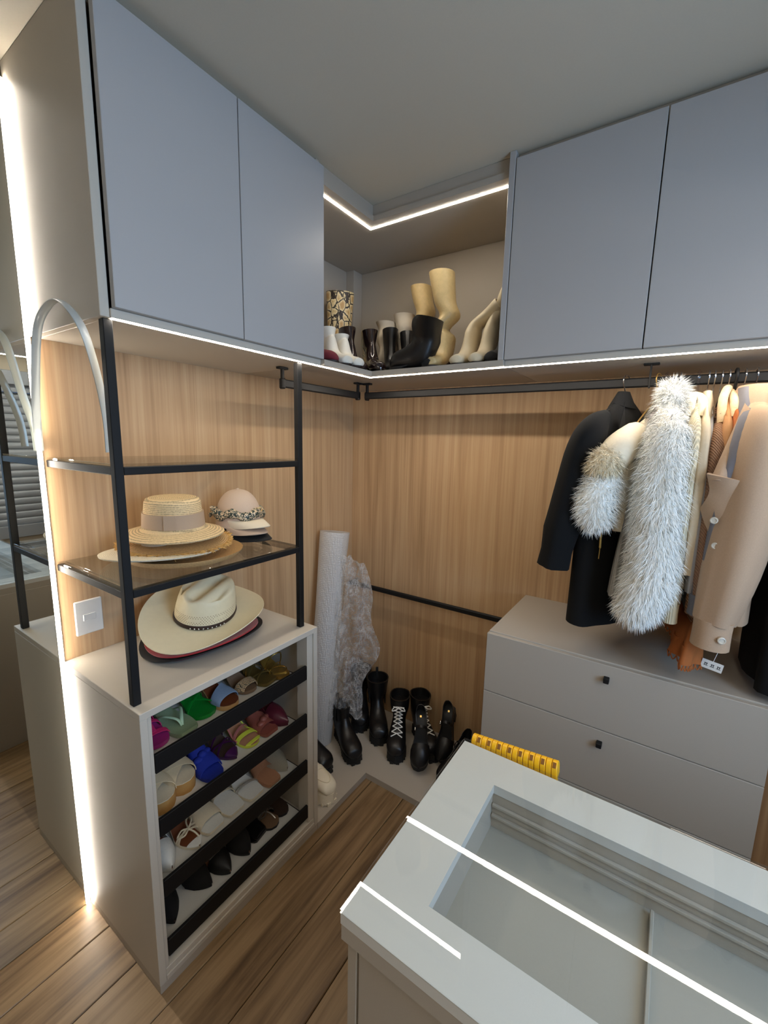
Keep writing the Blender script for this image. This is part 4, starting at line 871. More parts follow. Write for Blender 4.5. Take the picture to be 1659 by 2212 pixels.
nboot('tall snake print boot in the deep end of the niche', (.262, -.132), 41, 'python', P_shaft(.400, .042, L=.25, depth=.12), L=.25, W=.075, name='tall_boot')
nboot('grey suede slouch boot at the back beside the snake boot', (.325, -.305), -80, 'suede_grey', P_shaft(.275, .046, depth=.02), warpf=lambda p: (p.x+.006*math.sin(p.z*70), p.y+.006*math.sin(p.z*55+1), p.z), name='suede_boot')
nboot('grey suede slouch boot at the back beside the beige tall boot', (.425, -.275), -76, 'suede_grey', P_shaft(.305, .050, depth=.03), warpf=lambda p: (p.x+.005*math.sin(p.z*60), p.y+.005*math.sin(p.z*50+2), p.z), name='suede_boot')
def crush(zc, k, lean):   # dent in a tall soft shaft
    def f(p):
        d = math.exp(-((p.z-zc)/.022)**2)
        d2 = math.exp(-((p.z-zc-.05)/.03)**2)
        return (p.x+.012*d, p.y*(1-.10*d)+lean*max(0, p.z-zc)+2.2*k*d-1.2*k*d2, p.z-.006*d*(1 if p.y > 0 else -1))
    return f
nboot('tall beige crocodile-textured boot at the back of the niche', (.520, -.27), -80, 'croc', P_shaft(.415, .048, depth=.04), warpf=crush(.26, -.006, -.18), name='tall_boot')
nboot('tall beige crocodile-textured boot standing at the niche front edge', (.690, -.415), -84, 'croc', P_shaft(.40, .052, depth=.04), warpf=crush(.185, -.014, -.16), name='tall_boot')
def fold_over(z0, ang, r0=.05):  # shaft bends sideways (towards local +y) above z0
    def f(p):
        if p.z <= z0: return tuple(p)
        s = p.z-z0; Lb = .06; a = ang*min(1, s/Lb)
        R = Lb/ang
        if s < Lb: cy, cz = R*(1-math.cos(a)), z0+R*math.sin(a)
        else: cy, cz = R*(1-math.cos(ang))+(s-Lb)*math.sin(ang), z0+R*math.sin(ang)+(s-Lb)*math.cos(ang)
        k = 1-.22*math.sin(PI*min(1, s/.14)); fl = 1-.42*min(1, s/.05)
        return (p.x*k, cy+p.y*math.cos(a)*fl, cz-p.y*math.sin(a)*fl)
    return f
nboot('cream slouch boot folded sideways beside the beige tall boot', (.790, -.405), -86, 'cream_boot', P_shaft(.30, .050, depth=.03), warpf=fold_over(.15, 1.05), name='slouch_boot')
nboot('cream slouch boot folded sideways over the black boot', (.866, -.405), -86, 'cream_boot', P_shaft(.34, .050, depth=.03), warpf=fold_over(.145, .50), name='slouch_boot')
nboot('black soft boot squeezed against the niche side panel', (.925, -.405), -92, 'black_cloth', P_shaft(.20, .046, depth=.05), W=.07, sole='rubber', name='soft_boot')
# big black boot lying across, shaft mouth towards the room
bb = [(a*.74, b_, c_*.74, d_*1.0, e_*.85) for a, b_, c_, d_, e_ in [(.262, .030, .262, .012, .006), (.25, .060, .255, .008, .03), (.22, .078, .225, .006, .045), (.17, .088, .17, .006, .05), (.12, .110, .09, .006, .052), (.095, .145, .03, .02, .055), (.08, .175, -.01, .07, .060), (.06, .19, -.035, .12, .066), (.035, .195, -.075, .175, .070)]]
nboot('big black leather boot with its wide shaft mouth turned to the room', (.500, -.385), 178, 'boot_leather', bb, L=.196, W=.085, sh=.014, heel=('block', .02), sole='rubber', warpf=lambda p: (p.x, p.y+max(0, p.z-.10)*.75, p.z-.25*max(0, p.z-.10)), name='wide_boot')
# ---------------------------------------------------------------- bubble wrap
def bubble(name, a_in, a_edge, sc):
    m, nt, b = _nodes(name); N = nt.nodes.new; L = nt.links.new
    out = [n for n in nt.nodes if n.type == 'OUTPUT_MATERIAL'][0]
    tc = N('ShaderNodeTexCoord'); v = N('ShaderNodeTexVoronoi'); v.inputs['Scale'].default_value = sc; v.inputs['Randomness'].default_value = .3; L(tc.outputs['Object'], v.inputs[0])
    bp = N('ShaderNodeBump'); bp.inputs['Strength'].default_value = .9; bp.inputs['Distance'].default_value = .004; bp.invert = True; L(v.outputs['Distance'], bp.inputs['Height']); L(bp.outputs[0], b.inputs['Normal'])
    cv = N('ShaderNodeMapRange'); cv.inputs[1].default_value = .1; cv.inputs[2].default_value = .6; cv.inputs[3].default_value = .95; cv.inputs[4].default_value = .74; L(v.outputs['Distance'], cv.inputs[0]); L(cv.outputs[0], b.inputs['Base Color']); b.inputs['Roughness'].default_value = .16; b.inputs['Specular IOR Level'].default_value = .8
    nz = N('ShaderNodeTexNoise'); nz.inputs['Scale'].default_value = 22; nz.inputs['Detail'].default_value = 4; nz.inputs['Distortion'].default_value = 1.5; L(tc.outputs['Object'], nz.inputs[0])
    mr_ = N('ShaderNodeMapRange'); mr_.inputs[1].default_value = .18; mr_.inputs[2].default_value = .55; mr_.inputs[3].default_value = a_in; mr_.inputs[4].default_value = a_edge; L(v.outputs['Distance'], mr_.inputs[0])
    m2 = N('ShaderNodeMapRange'); m2.inputs[1].default_value = .35; m2.inputs[2].default_value = .65; m2.inputs[3].default_value = .45; m2.inputs[4].default_value = 1.35; L(nz.outputs[0], m2.inputs[0])
    mu = N('ShaderNodeMath'); mu.operation = 'MULTIPLY'; mu.use_clamp = True; L(mr_.outputs[0], mu.inputs[0]); L(m2.outputs[0], mu.inputs[1])
    tr_ = N('ShaderNodeBsdfTransparent'); tl_ = N('ShaderNodeBsdfTranslucent'); tl_.inputs[0].default_value = srgb(240, 239, 236); ma = N('ShaderNodeMixShader'); ma.inputs[0].default_value = .5; L(b.outputs[0], ma.inputs[1]); L(tl_.outputs[0], ma.inputs[2]); mx = N('ShaderNodeMixShader'); L(mu.outputs[0], mx.inputs[0]); L(tr_.outputs[0], mx.inputs[1]); L(ma.outputs[0], mx.inputs[2]); L(mx.outputs[0], out.inputs[0])
    MATS[name] = m
bubble('bubble_roll', 3, 3, 110); bubble('bubble_sheet', .10, .42, 120)
rb0 = Vector((.115, -.415, PZ+.001)); rb1 = Vector((.088, -.255, 1.115)); ax = (rb1-rb0).normalized()
bw = thing('bubble_wrap_roll', 'tall roll of clear bubble wrap leaning in the wood wall corner', 'bubble wrap', tuple(rb0))
u_ = ax.cross(Vector((1, 0, 0))).normalized(); v_ = ax.cross(u_); Lr = (rb1-rb0).length; rings = []
for i in range(27):
    t = i/26; c = ax*Lr*t; rr = .070+.004*math.sin(t*7)+.004*t
    rings.append([tuple(c+(u_*math.cos(q)+v_*math.sin(q))*(rr*(1+.025*math.sin(3*q+t*9)))) for q in (2*PI*k/28 for k in range(28))])
lo = min(p[2] for r in rings for p in r); rings = [[(p[0], p[1], max(p[2], 0)) for p in r] for r in rings]
top = rings[-1]; cc = ax*Lr
for k in (.82, .55, .3): rings.append([tuple(cc+(Vector(p)-cc)*k-ax*.004) for p in top])
obj('roll', loft(rings), 'bubble_roll', bw, True, angle=80)
def sheet(u, v):   # crumpled loose end hanging beside the roll
    z = .99-.83*v-.05*u*(1-v)+.03*noise.noise(Vector((u*5, 0, 7))); hang = .055+.075*math.sin(PI*min(1, v*1.05))**.8+.03*v
    c = ax*Lr*((z)/1.1)
    ang = -.2+u*1.15
    r = (.078+hang*u*1.1)*(1+.22*noise.noise(Vector((v*4.5, 2, 5)))*u)
    fold = .014*math.sin(u*17+v*6)*(.3+v)+.010*math.sin(u*9-v*13)+.007*noise.noise(Vector((u*9, v*22, 3)))*3*(.3+v)
    d = Vector((math.cos(ang), math.sin(ang), 0)); base = Vector((c.x, c.y, z))
    tdir = Vector((.74, .50, 0))
    return tuple(base+tdir*(.05+r*u)+Vector((.45, -.75, 0))*(.055+fold+.02*math.sin(v*5)*u)+Vector((0, 0, .02*math.sin(u*8+v*3)*v)))
obj('loose_sheet', grid(sheet, 36, 90, .0008), 'bubble_sheet', bw, True, angle=80)
# ---------------------------------------------------------------- yellow folding stool hung behind the island
mat('yellow_plastic', (236, 176, 12), .38, var=.05, vscale=60); mat('yellow_dark', (122, 74, 10), .6)
p0 = Vector((1.1639, -.981, .8455)); p1 = Vector((1.3666, -.981, .8630)); fsx = (p1-p0).normalized(); n_seg = 16
fs = thing('folding_stool', 'yellow plastic folding stool with knuckled hinge behind the dressing island', 'stool', tuple(p0))
rotm = Matrix(((fsx.x, 0, -fsx.z), (0, 1, 0), (fsx.z, 0, fsx.x))).to_4x4()
ln = (p1-p0).length; sg = ln/n_seg
for i in range(n_seg):
    a0, a1 = i*sg+.0006, (i+1)*sg-.0006
    prof = [(y, z) for y, z in [(.016*math.cos(q), .016*math.sin(q)) for q in (PI*k/12 for k in range(13))]+[(-.016, -.02), (.016, -.02)]]
    m = loft([[(x, y*(k), z*k+(0 if z > 0 else 0)) for y, z in prof] for x, k in ((a0, .94), (a0+.001, 1), (a1-.001, 1), (a1, .94))])
    kn = obj('hinge_knuckle', xf(m, rotm), 'yellow_plastic', fs, True)
    if i % 2 == 1:
        obj('slot', xf(xf(box(a0+.0022, a1-.0022, -.006, .006, -.0008, .0006, .0003), Matrix.Rotation(math.radians(42), 4, 'X') @ Matrix.Translation((0, 0, .0162))), rotm), 'yellow_dark', kn)
obj('end_cap', xf(box(-.004, .0, -.006, .006, -.012, .004, .001), rotm), 'black_metal', fs)
obj('panel', xf(box(.004, ln-.004, -.0155, -.002, -.36, -.0205, .003), rotm), 'yellow_plastic', fs)
obj('panel', xf(box(.004, ln-.004, .002, .0155, -.36, -.0205, .003), rotm), 'yellow_plastic', fs)
# hook of the island that carries it
obj('stool_hook', merge(box(1.25, 1.27, -1.0258, -.961, .70, .706, .001), box(1.25, 1.27, -.965, -.961, .70, .73, .001)), 'black_metal', isl, world_at=wi)
# ---------------------------------------------------------------- clothes on the long rail
CG = 'clothes hanging on the long rail'
def garment(name, label, x, rz, cat):
    return thing(name, label, cat, (x, RY, RZ), (0, 0, math.radians(rz)), CG)
def cloth(name, rgb, rough=.9, **k): return mat(name, rgb, rough, var=k.pop('var', .07), vscale=k.pop('vscale', 120), bump=k.pop('bump', .15), bscale=k.pop('bscale', 900), sheen=k.pop('sheen', .0), spec=.3, **k)
def body_loft(rows, n=40, fold=.0, nf=7, seed=0., sub=4):
    """rows: (z, u centre, w centre, half length along the shoulder, half thickness); u runs along local -y"""
    R = catmull(rows, sub); out = []; z0 = rows[0][0]; z1 = rows[-1][0]
    for z, uc, wc, hu, hw in R:
        k = (z0-z)/(z0-z1); r = []
        for j in range(n):
            t = 2*PI*j/n; c, s = math.cos(t), math.sin(t)
            f = 1+fold*k*math.sin(nf*t+seed+1.3*k)+fold*.5*k*math.sin((nf+4)*t+2*seed-2*k)
            r.append((wc+hw*math.copysign(abs(c)**.8, c)*f, -(uc+hu*math.copysign(abs(s)**.9, s)*(1+.15*(f-1))), z))
        out.append(r)
    return out
def open_end(rings, k=.86, up=.05, first=False):
    """turn the hem inwards so the garment is open below"""
    last = rings[-1]; cx = sum(p[0] for p in last)/len(last); cy = sum(p[1] for p in last)/len(last)
    return list(rings)+[[(cx+(p[0]-cx)*k, cy+(p[1]-cy)*(1-(1-k)*.4), p[2]+.002) for p in last], [(cx+(p[0]-cx)*k*.9, cy+(p[1]-cy)*.93, p[2]+up) for p in last]]
def sleeve(path, radii, n=18, flat=.72, fold=.0, nf=5, gather=None, seed=0., sub=4):
    """path of (x,y,z), radii along it; gather=(start,amp): ripples towards the cuff"""
    P = catmull([tuple(p)+(r,) for p, r in zip(path, radii)], sub); rings = []; m = len(P)-1
    for i, (x, y, z, r) in enumerate(P):
        a = Vector(P[max(i-1, 0)][:3]); b = Vector(P[min(i+1, m)][:3]); t = (b-a).normalized(); e1 = Vector((1, 0, 0)); e1 = (e1-t*e1.dot(t)).normalized(); e2 = t.cross(e1); k = i/m
        g = 1.0
        if gather and k > gather[0]: g = 1+gather[1]*math.sin((k-gather[0])*95)
        rings.append([tuple(Vector((x, y, z))+(e1*math.cos(q)*flat+e2*math.sin(q))*r*g*(1+fold*k*math.sin(nf*q+seed+2*k))) for q in (2*PI*j/n for j in range(n))])
    last = rings[-1]; c = sum((Vector(p) for p in last), Vector())/n
    rings.append([tuple(c+(Vector(p)-c)*.85+Vector((0, 0, .003))) for p in last]); rings.append([tuple(c+(Vector(p)-c)*.8+Vector((0, 0, .04))) for p in last])
    return loft(rings)
def hanger(root, kind='wire', arm=.19, drop=.07, mt=None):
    mt = mt or {'wire': 'chrome', 'clear': 'clear_plastic', 'black': 'black_metal'}[kind]
    rad = .0018 if kind == 'wire' else .0042
    hk = [(0, -.004, -.060), (0, -.004, -.030), (0, -.014, -.012), (0, -.0235, .004), (0, -.018, .020), (0, -.002, .0245), (0, .014, .018), (0, .0185, .004)]
    h = obj('hanger', merge(tube(catmull(hk, 6), rad, 8), tube(catmull([(0, arm, -.060-drop), (0, arm*.5, -.060-drop*.42), (0, .02, -.064), (0, -.004, -.060), (0, -.02, -.064), (0, -arm*.5, -.060-drop*.42), (0, -arm, -.060-drop)], 5), rad*1.3, 8)), mt, root, True)
    return h
thin_glass('clear_plastic', (.9, .88, .9, 1))
def fur(mesh, n, ln, wd, down=.55, jit=.35, seed=1):
    """tapered curved tufts scattered over a mesh"""
    R = random.Random(seed); V, F = mesh; tris = []; cum = []; tot = 0
    for f in F:
        for k in range(1, len(f)-1):
            a, b, c = Vector(V[f[0]]), Vector(V[f[k]]), Vector(V[f[k+1]]); cr = (b-a).cross(c-a); ar = cr.length/2
            if ar < 1e-10: continue
            tot += ar; cum.append(tot); tris.append((a, b, c, cr.normalized()))
    import bisect
    oV, oF = [], []
    for _ in range(n):
        a, b, c, nn = tris[min(bisect.bisect(cum, R.random()*tot), len(tris)-1)]
        r1, r2 = R.random(), R.random()
        if r1+r2 > 1: r1, r2 = 1-r1, 1-r2
        p = a+(b-a)*r1+(c-a)*r2
        cl = noise.noise(p*28)*.9; cl2 = noise.noise(p*28+Vector((9, 4, 1)))*.9
        d = (nn*.75+Vector((cl*.5, cl2*.3, -down))+Vector((R.gauss(0, jit), R.gauss(0, jit), R.gauss(0, jit)))*.6).normalized(); l = ln*(.6+.7*R.random())
        q = p+d*l*.55; d2 = (d+Vector((cl*.4, 0, -down*.9))).normalized(); e = q+d2*l*.5
        s = d.cross(nn); s = (s.normalized() if s.length > 1e-4 else Vector((1, 0, 0)))*wd; t_ = d.cross(s).normalized()*wd*.7; k = len(oV)
        oV += [tuple(p-s), tuple(p+s), tuple(p+t_), tuple(q-s*.8), tuple(q+s*.8), tuple(q+t_*.8), tuple(e)]
        oF += [(k, k+1, k+4, k+3), (k+1, k+2, k+5, k+4), (k+2, k, k+3, k+5), (k+3, k+4, k+6), (k+4, k+5, k+6), (k+5, k+3, k+6)]
    return oV, oF
cloth('wool_black', (9, 9, 10), .95, bump=.05); cloth('lining_black', (8, 8, 9), .6)
# --- black blazer
g = garment('blazer', 'black blazer with gathered sleeve cuff, first garment on the rail', 1.351, -20, 'blazer')
hanger(g, 'wire')
rows = [(-.032, .01, .0, .016, .009), (-.052, .01, .0, .040, .018), (-.095, .0, .0, .098, .034), (-.145, .0, .0, .170, .046), (-.22, .0, .0, .200, .058), (-.36, .0, .004, .195, .058), (-.52, .0, .010, .200, .060), (-.68, .005, .016, .205, .062), (-.775, .01, .022, .210, .064)]
obj('body', loft(open_end(body_loft(rows, fold=.10, nf=3, seed=.4))), 'wool_black', g, True, angle=80)
obj('sleeve', sleeve([(.0, -.110, -.108), (-.004, -.165, -.150), (-.012, -.192, -.215), (-.028, -.212, -.34), (-.045, -.225, -.47), (-.062, -.228, -.595)], [.020, .048, .061, .060, .058, .052], flat=.85, gather=(.72, .05), fold=.08), 'wool_black', g, True, angle=80)
obj('sleeve', sleeve([(.0, .160, -.135), (-.0, .190, -.20), (-.01, .2, -.34), (-.02, .20, -.47), (-.03, .20, -.60)], [.050, .060, .058, .055, .050], flat=.8), 'wool_black', g, True, angle=80)
def collar_flap(u, v): 
    q = -1.9+3.8*u; r = .022+.034*v
    return (r*math.sin(q)*.62, -.012-r*math.cos(q)*1.0, -.030-.040*v-.014*abs(math.sin(q))*v)
obj('collar', grid(collar_flap, 16, 5, .003), 'wool_black', g, True)
obj('lapel', grid(lambda u, v: (.050+.010*math.sin(PI*v)+.004*u, -.075-.06*u*math.sin(PI*min(1, v*1.1))-.03*(1-v), -.07-.33*v), 6, 14, .003), 'wool_black', g, True)
# --- cream jacket with fur cuffs
cloth('cream_leather', (226, 212, 186), .6, bump=.08); cloth('fur_base', (244, 238, 226), .9); mat('fur_white', (250, 247, 240), .75, var=.10, vscale=30, spec=.3); mat('fur_cream', (232, 220, 194), .8, var=.1, vscale=30, spec=.3)
g = garment('jacket', 'cream leather jacket with a fluffy fur cuff beside the blazer', 1.440, -17, 'jacket')
hanger(g, 'wire', mt='gold', arm=.17, drop=.10)
rows = [(-.115, .0, .0, .05, .02), (-.150, .0, .0, .125, .034), (-.19, .0, .0, .175, .040), (-.27, .0, .0, .195, .045), (-.38, .0, .0, .19, .042), (-.46, .0, .0, .19, .042)]
obj('body', loft(open_end(body_loft(rows, fold=.06, seed=1))), 'cream_leather', g, True, angle=80)
sl = tube(catmull([(-.0, -.120, -.155), (-.010, -.190, -.205), (-.022, -.232, -.245)], 5), [.030, .036, .040, .044, .047, .049, .050, .049, .048, .046, .044], 18)
obj('sleeve', sl, 'cream_leather', g, True, angle=80)
cf = sleeve([(-.020, -.222, -.225), (-.030, -.245, -.258), (-.032, -.25, -.285)], [.030, .044, .036], flat=.9)
o = obj('fur_cuff', merge(cf, fur(cf, 3000, .024, .0008, .5, .5, seed=3)), 'fur_cream', g); o['kind'] = 'stuff'
cf2 = sleeve([(-.02, -.215, -.285), (-.040, -.235, -.33), (-.045, -.24, -.39), (-.028, -.235, -.445)], [.038, .054, .056, .034], flat=.85)
o = obj('fur_trim', merge(cf2, fur(cf2, 5000, .028, .0008, .5, .5, seed=4)), 'fur_white', g); o['kind'] = 'stuff'
obj('drawstring', merge(tube(catmull([(-.03, -.212, -.43), (-.034, -.214, -.47), (-.033, -.214, -.515)], 5), .0035, 8), tube([(-.033, -.214, -.515), (-.034, -.214, -.55)], .0014, 6)), 'gold', g, True)
# ribbed grey knit just behind it
def rib(name, rgb, sc, ax=2, strength=.6, zig=False):
    m, nt, b = _nodes(name); N = nt.nodes.new; L = nt.links.new
    tc = N('ShaderNodeTexCoord'); wv = N('ShaderNodeTexWave'); wv.bands_direction = 'X' if not zig else 'DIAGONAL'; wv.inputs['Scale'].default_value = sc; wv.inputs['Distortion'].default_value = .4 if not zig else 1.2; wv.inputs['Detail'].default_value = 2; wv.inputs['Detail Scale'].default_value = 6
    mp = N('ShaderNodeMapping'); mp.inputs['Rotation'].default_value = (0, 0, math.radians(35)); L(tc.outputs['Object'], mp.inputs[0]); L(mp.outputs[0], wv.inputs[0])
    cr = N('ShaderNodeValToRGB'); cr.color_ramp.elements[0].color = srgb(*[int(c*.84) for c in rgb]); cr.color_ramp.elements[1].color = srgb(*rgb); L(wv.outputs[0], cr.inputs[0]); L(cr.outputs[0], b.inputs['Base Color'])
    bp = N('ShaderNodeBump'); bp.inputs['Strength'].default_value = strength; bp.inputs['Distance'].default_value = .003; L(wv.outputs[0], bp.inputs['Height']); L(bp.outputs[0], b.inputs['Normal']); b.inputs['Roughness'].default_value = .9; b.inputs['Specular IOR Level'].default_value = .2
    MATS[name] = m
rib('knit_grey', (176, 172, 164), 55); rib('knit_ivory', (222, 208, 176), 60); rib('knit_brown', (166, 124, 96), 75, strength=.9, zig=True)
g = garment('knit_top', 'grey ribbed knit top behind the white fur coat', 1.462, -10, 'sweater')
hanger(g, 'clear')
rows = [(-.075, .0, .0, .05, .014), (-.115, .0, .0, .13, .018), (-.17, .0, .0, .17, .020), (-.35, .0, -.014, .19, .024), (-.55, .0, -.030, .205, .030), (-.66, .0, -.036, .21, .032)]
obj('body', loft(open_end(body_loft(rows, fold=.08, seed=2))), 'knit_grey', g, True, angle=80)
# --- white fur coat
g = garment('fur_coat', 'long shaggy white fur coat', 1.497, -3, 'coat')
hanger(g, 'wire')
rows = [(-.045, .03, -.010, .050, .030), (-.085, .02, -.010, .100, .044), (-.14, .01, -.005, .165, .052), (-.22, .0, .0, .195, .055), (-.36, .0, .0, .205, .057), (-.50, .0, .002, .210, .058), (-.62, .0, .0, .212, .058), (-.69, .0, -.012, .205, .054), (-.715, .0, -.02, .185, .04)]
fb = loft(body_loft(rows, 40, fold=.07, nf=4, seed=.9))
obj('body', fb, 'fur_base', g, True, angle=80)
o = obj('fur_pile', fur(fb, 30000, .033, .0008, .75, .5, seed=11), 'fur_white', g); o['kind'] = 'stuff'
fs_ = sleeve([(.0, -.165, -.15), (-.004, -.205, -.24), (.0, -.225, -.40), (.002, -.23, -.56), (-.022, -.235, -.66), (-.03, -.235, -.70)], [.045, .056, .058, .058, .050, .028], flat=.95)
obj('sleeve', fs_, 'fur_base', g, True, angle=80)
o = obj('sleeve_fur', fur(fs_, 20000, .033, .0008, .75, .5, seed=12), 'fur_white', g); o['kind'] = 'stuff'
fc = tube(catmull([(.02, -.07, -.11), (-.012, -.085, -.055), (-.012, -.02, -.035), (-.01, .05, -.05), (.01, .07, -.1)], 5), .026, 10)
o = obj('fur_collar', merge(fc, fur(fc, 4500, .028, .0008, .3, .5, seed=13)), 'fur_white', g); o['kind'] = 'stuff'
# --- slim garments seen edge on
cloth('fleece_cream', (226, 214, 188), .95, bump=.3, bscale=300); cloth('cloth_beige', (206, 188, 160), .9); cloth('cloth_grey', (158, 156, 158), .9); cloth('cloth_camel', (178, 128, 84), .8); cloth('cloth_rust', (168, 96, 48), .85); cloth('coat_bluegrey', (114, 112, 117), .95); cloth('coat_beige', (178, 150, 124), .95, var=.12, vscale=400, bump=.3, bscale=1500); cloth('cloth_black', (14, 14, 15), .9); mat('teddy', (222, 196, 156), .95, var=.15, vscale=80, bump=1, bscale=260)
def slim(name, label, x, rz, mt, hem, hw=.018, kind='wire', sr=.030, top=-.055, cuff=-.64, uoff=0., cat='coat', slv=True, fold=.12, cuff_m=None, seed=1., nearx=0.):
    g = garment(name, label, x, rz, cat); hanger(g, kind, .12, .05)
    rows = [(top, .01, .0, .045, hw*.9), (top-.04, .0, .0, .11, hw), (top-.085, .0, .0, .165, hw*1.1), (top-.18, .0, .0, .190, hw*1.15), ((top+hem)/2-.05, .0, .0, .192, hw*1.2), (hem+.12, uoff, .0, .195, hw*1.3), (hem, uoff, .0, .197, hw*1.3)]
    obj('body', loft(open_end(body_loft(rows, 36, fold=fold, nf=6, seed=seed))), mt, g, True, angle=80)
    if slv:
        obj('sleeve', sleeve([(.0, -.09, top-.05), (.0, -.155, top-.095), (nearx*.3, -.192, top-.18), (nearx*.7, -.208, (top+cuff)/2), (nearx, -.214, cuff)], [sr*.4, sr*.9, sr*1.15, sr*1.1, sr], flat=.62, fold=.16, seed=seed), mt, g, True, angle=80)
        if cuff_m: obj('cuff', sleeve([(nearx, -.214, cuff+.002), (nearx, -.214, cuff-.03), (nearx, -.214, cuff-.055)], [sr*.95, sr*.92, sr*.95], flat=.7), cuff_m, g, True, angle=80)
    return g
g = slim('cardigan', 'ivory ribbed knit cardigan with fold-over collar next to the fur coat', 1.541, 1, 'knit_ivory', -.71, .014, 'clear', .030, cuff=-.64, cat='cardigan', cuff_m='knit_ivory', seed=.3)
obj('collar', tube(catmull([(-.012, -.10, -.115), (-.014, -.085, -.065), (0, -.03, -.048), (.014, -.08, -.068), (.012, -.10, -.115)], 5), .013, 10, flat=.8), 'fleece_cream', g, True)
g = slim('hooded_jacket', 'pale beige hooded jacket between the ivory cardigan and brown knit', 1.566, 1, 'cloth_beige', -.60, .010, 'wire', .022, cuff=-.55, seed=1.7, cat='jacket')
obj('collar', grid(lambda u, v: ((.010+.018*v)*math.sin(-2.2+4.4*u)*.8, -.030-(.035+.050*v)*math.cos(-2.2+4.4*u), -.040-.060*v-.03*max(0, math.cos(-2.2+4.4*u))*v), 18, 6, .003), 'cloth_beige', g, True, angle=80)
slim('shirt', 'plain grey shirt squeezed in front of the brown knit cardigan', 1.580, 1, 'cloth_grey', -.66, .009, 'wire', .020, cuff=-.60, top=-.085, seed=2.2, cat='shirt')
slim('cardigan', 'long brown open-knit cardigan', 1.597, 1, 'knit_brown', -.70, .012, 'wire', .034, cuff=-.66, seed=3.1, cat='cardigan', top=-.085)
g = slim('jacket', 'camel jacket with a curly cream teddy collar', 1.614, 1, 'cloth_camel', -.50, .010, 'wire', .022, cuff=-.46, seed=.8, cat='jacket')
obj('collar', tube(catmull([(-.012, -.12, -.135), (-.014, -.09, -.07), (-.004, -.04, -.035), (.006, .02, -.032), (.012, -.08, -.068), (.012, -.11, -.12)], 5), .011, 10), 'teddy', g, True)
g = slim('lace_blouse', 'rust brown lace-edged blouse hanging lowest in the middle of the rail', 1.630, 2, 'cloth_rust', -.66, .010, 'black', .020, cuff=-.60, seed=1.1, cat='blouse')
lr = [(-.63, .02, -.010, .19, .012), (-.70, .03, -.028, .20, .026), (-.76, .04, -.036, .205, .034), (-.80, .045, -.040, .207, .036)]
lh = body_loft(lr, 48, fold=.30, nf=7, seed=.5)
obj('skirt_tier', loft(open_end(lh)), 'cloth_rust', g, True, angle=80)
ed = lh[-1]
obj('lace_hem', merge(*[tube(catmull([ed[k], tuple((Vector(ed[k])+Vector(ed[(k+1) % 48]))/2+Vector((0, 0, -.016))), ed[(k+1) % 48]], 4), .0018, 5) for k in range(48)]), 'cloth_rust', g, True)
g = slim('coat', 'blue-grey wool coat with a hood partly behind the beige coat', 1.650, 2, 'coat_bluegrey', -.66, .018, 'wire', .050, cuff=-.60, seed=2.6, cat='coat', cuff_m='coat_bluegrey', nearx=-.045)
obj('collar', grid(lambda u, v: ((.016+.022*v)*math.sin(-2.2+4.4*u)*.8, -.035-(.045+.060*v)*math.cos(-2.2+4.4*u), -.036-.070*v-.03*max(0, math.cos(-2.2+4.4*u))*v), 18, 6, .005), 'coat_bluegrey', g, True, angle=80)
# --- beige wool coat in front
g = garment('wool_coat', 'beige wool coat with wide collar, buttons and pleated cuff', 1.676, 1, 'coat'); hanger(g, 'wire')
rows = [(-.045, .03, .0, .050, .026), (-.085, .02, .0, .100, .040), (-.135, .01, .0, .165, .052), (-.22, .0, .006, .190, .044), (-.40, .0, .010, .192, .044), (-.58, .0, .012, .190, .044), (-.68, .0, .012, .190, .044)]
obj('body', loft(open_end(body_loft(rows, fold=.10, nf=4, seed=2.2))), 'coat_beige', g, True, angle=80)
obj('sleeve', sleeve([(.004, -.100, -.100), (.003, -.160, -.145), (.0, -.205, -.23), (-.006, -.235, -.36), (-.022, -.250, -.52), (-.040, -.255, -.655)], [.02, .050, .066, .066, .060, .047], flat=.95, fold=.14, nf=4, seed=.6), 'coat_beige', g, True, angle=80)
cu = obj('cuff', sleeve([(-.040, -.255, -.650), (-.041, -.256, -.685), (-.042, -.257, -.725)], [.046, .045, .046], flat=.95), 'coat_beige', g, True, angle=80)
mat('horn', (196, 186, 170), .25, var=.3, vscale=200)
def button(parent, at, rot=PI/2, rz=0., r=.0095):
    b = obj('button', lathe([(1e-6, .0032), (r*.55, .0034), (r*.7, .0048), (r*.95, .004), (r, 0)], 18), 'horn', parent, True)
    b.location = at; b.rotation_euler = (rot, 0, rz); return b
button(cu, (-.024, -.3015, -.688), PI/2, .25)
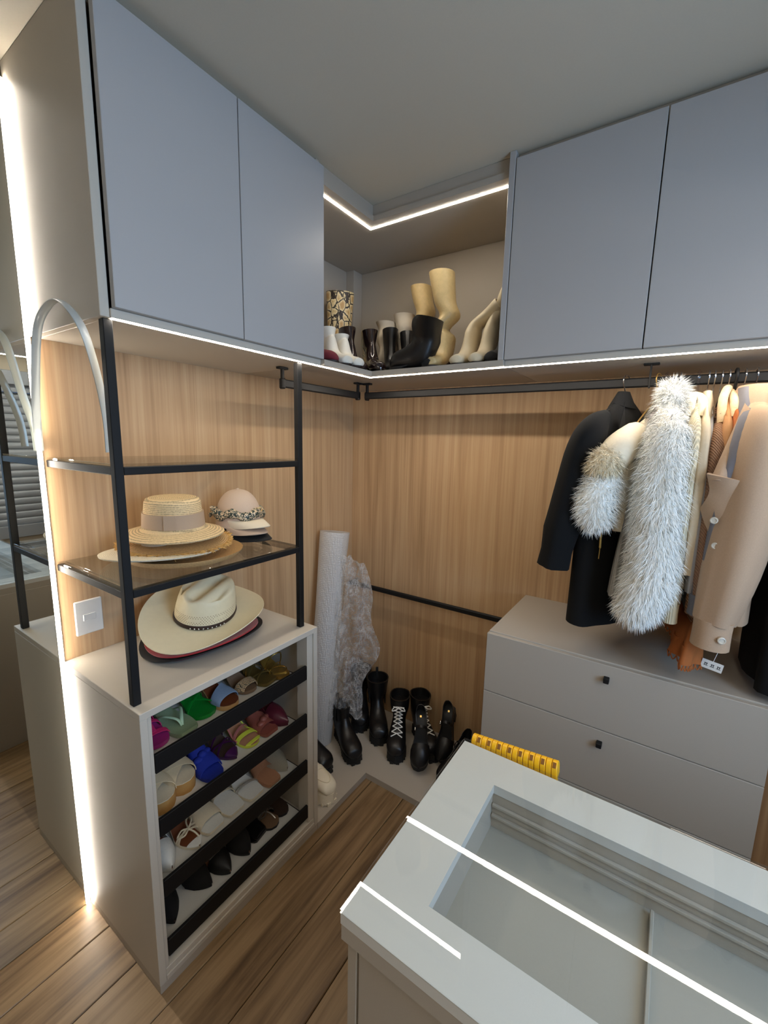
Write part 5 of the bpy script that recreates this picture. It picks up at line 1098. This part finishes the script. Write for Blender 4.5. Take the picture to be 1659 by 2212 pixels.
obj('collar', grid(lambda u, v: ((.040+.030*v)*math.sin(-2.3+4.6*u)*.9, -.030-(.060+.035*v)*math.cos(-2.3+4.6*u)*.95, -.030-.055*v-.022*abs(math.cos(-2.3+4.6*u))*v), 22, 6, .005), 'coat_beige', g, True, angle=80)
def front_panel(u, v):     # front of the coat swinging forward past its neighbours
    top = -.265-.02*u; bot = -.36-.17*u**.8; z = top+(bot-top)*v
    xl = -.098+.012*math.sin(PI*v)
    return (xl+(.085-.0*v)*u, -.262+.03*(1-u)*v-.012*math.sin(PI*u)+.004*math.sin(7*v), z)
fp = obj('front_panel', grid(front_panel, 12, 18, .006), 'coat_beige', g, True, angle=80)
for u, z in ((.30, -.385), (.42, -.450)): button(fp, (-.098+.085*u, -.275, z), PI/2, -.2, .009)
obj('lapel', grid(lambda u, v: (-.030-.058*v*(1-.25*u)+.012*u, -.135-.125*v-.012*math.sin(PI*u), -.085-.20*v-.035*u*(1-v)), 8, 14, .005), 'coat_beige', g, True, angle=80)
# --- black garments at the end, with a paper tag
g = slim('dress', 'long black dress at the far end hanging below the beige coat', 1.80, 0, 'cloth_black', -.855, .040, 'wire', .03, cuff=-.6, seed=.2, cat='dress', fold=.2)
tg = thing('care_tag', 'small white paper tag with dark symbols hanging beside the black dress', 'tag', (1.655, -.50, .992), (math.radians(4), math.radians(8), math.radians(-4)), CG)
obj('card', box(-.024, .024, -.0005, .0005, -.013, .013, 0), 'white_plastic', tg)
obj('string', tube([(-.0, 0, .013), (.004, .01, .05), (.012, .03, .12)], .0008, 5), 'white_plastic', tg, True)
V, F = [], []
for cx in (-.014, .001, .015):
    for sx, sz, w_, h_ in ((0, .003, .004, .0009), (-.002, 0, .0009, .003), (.002, .0, .0009, .0025), (0, -.004, .005, .0008)):
        k = len(V); V += [(cx+sx-w_/1, -.0007, sz-h_), (cx+sx+w_/1, -.0007, sz-h_), (cx+sx+w_/1, -.0007, sz+h_), (cx+sx-w_/1, -.0007, sz+h_)]; F.append((k, k+1, k+2, k+3))
obj('print', (V, F), 'cap_black', tg)
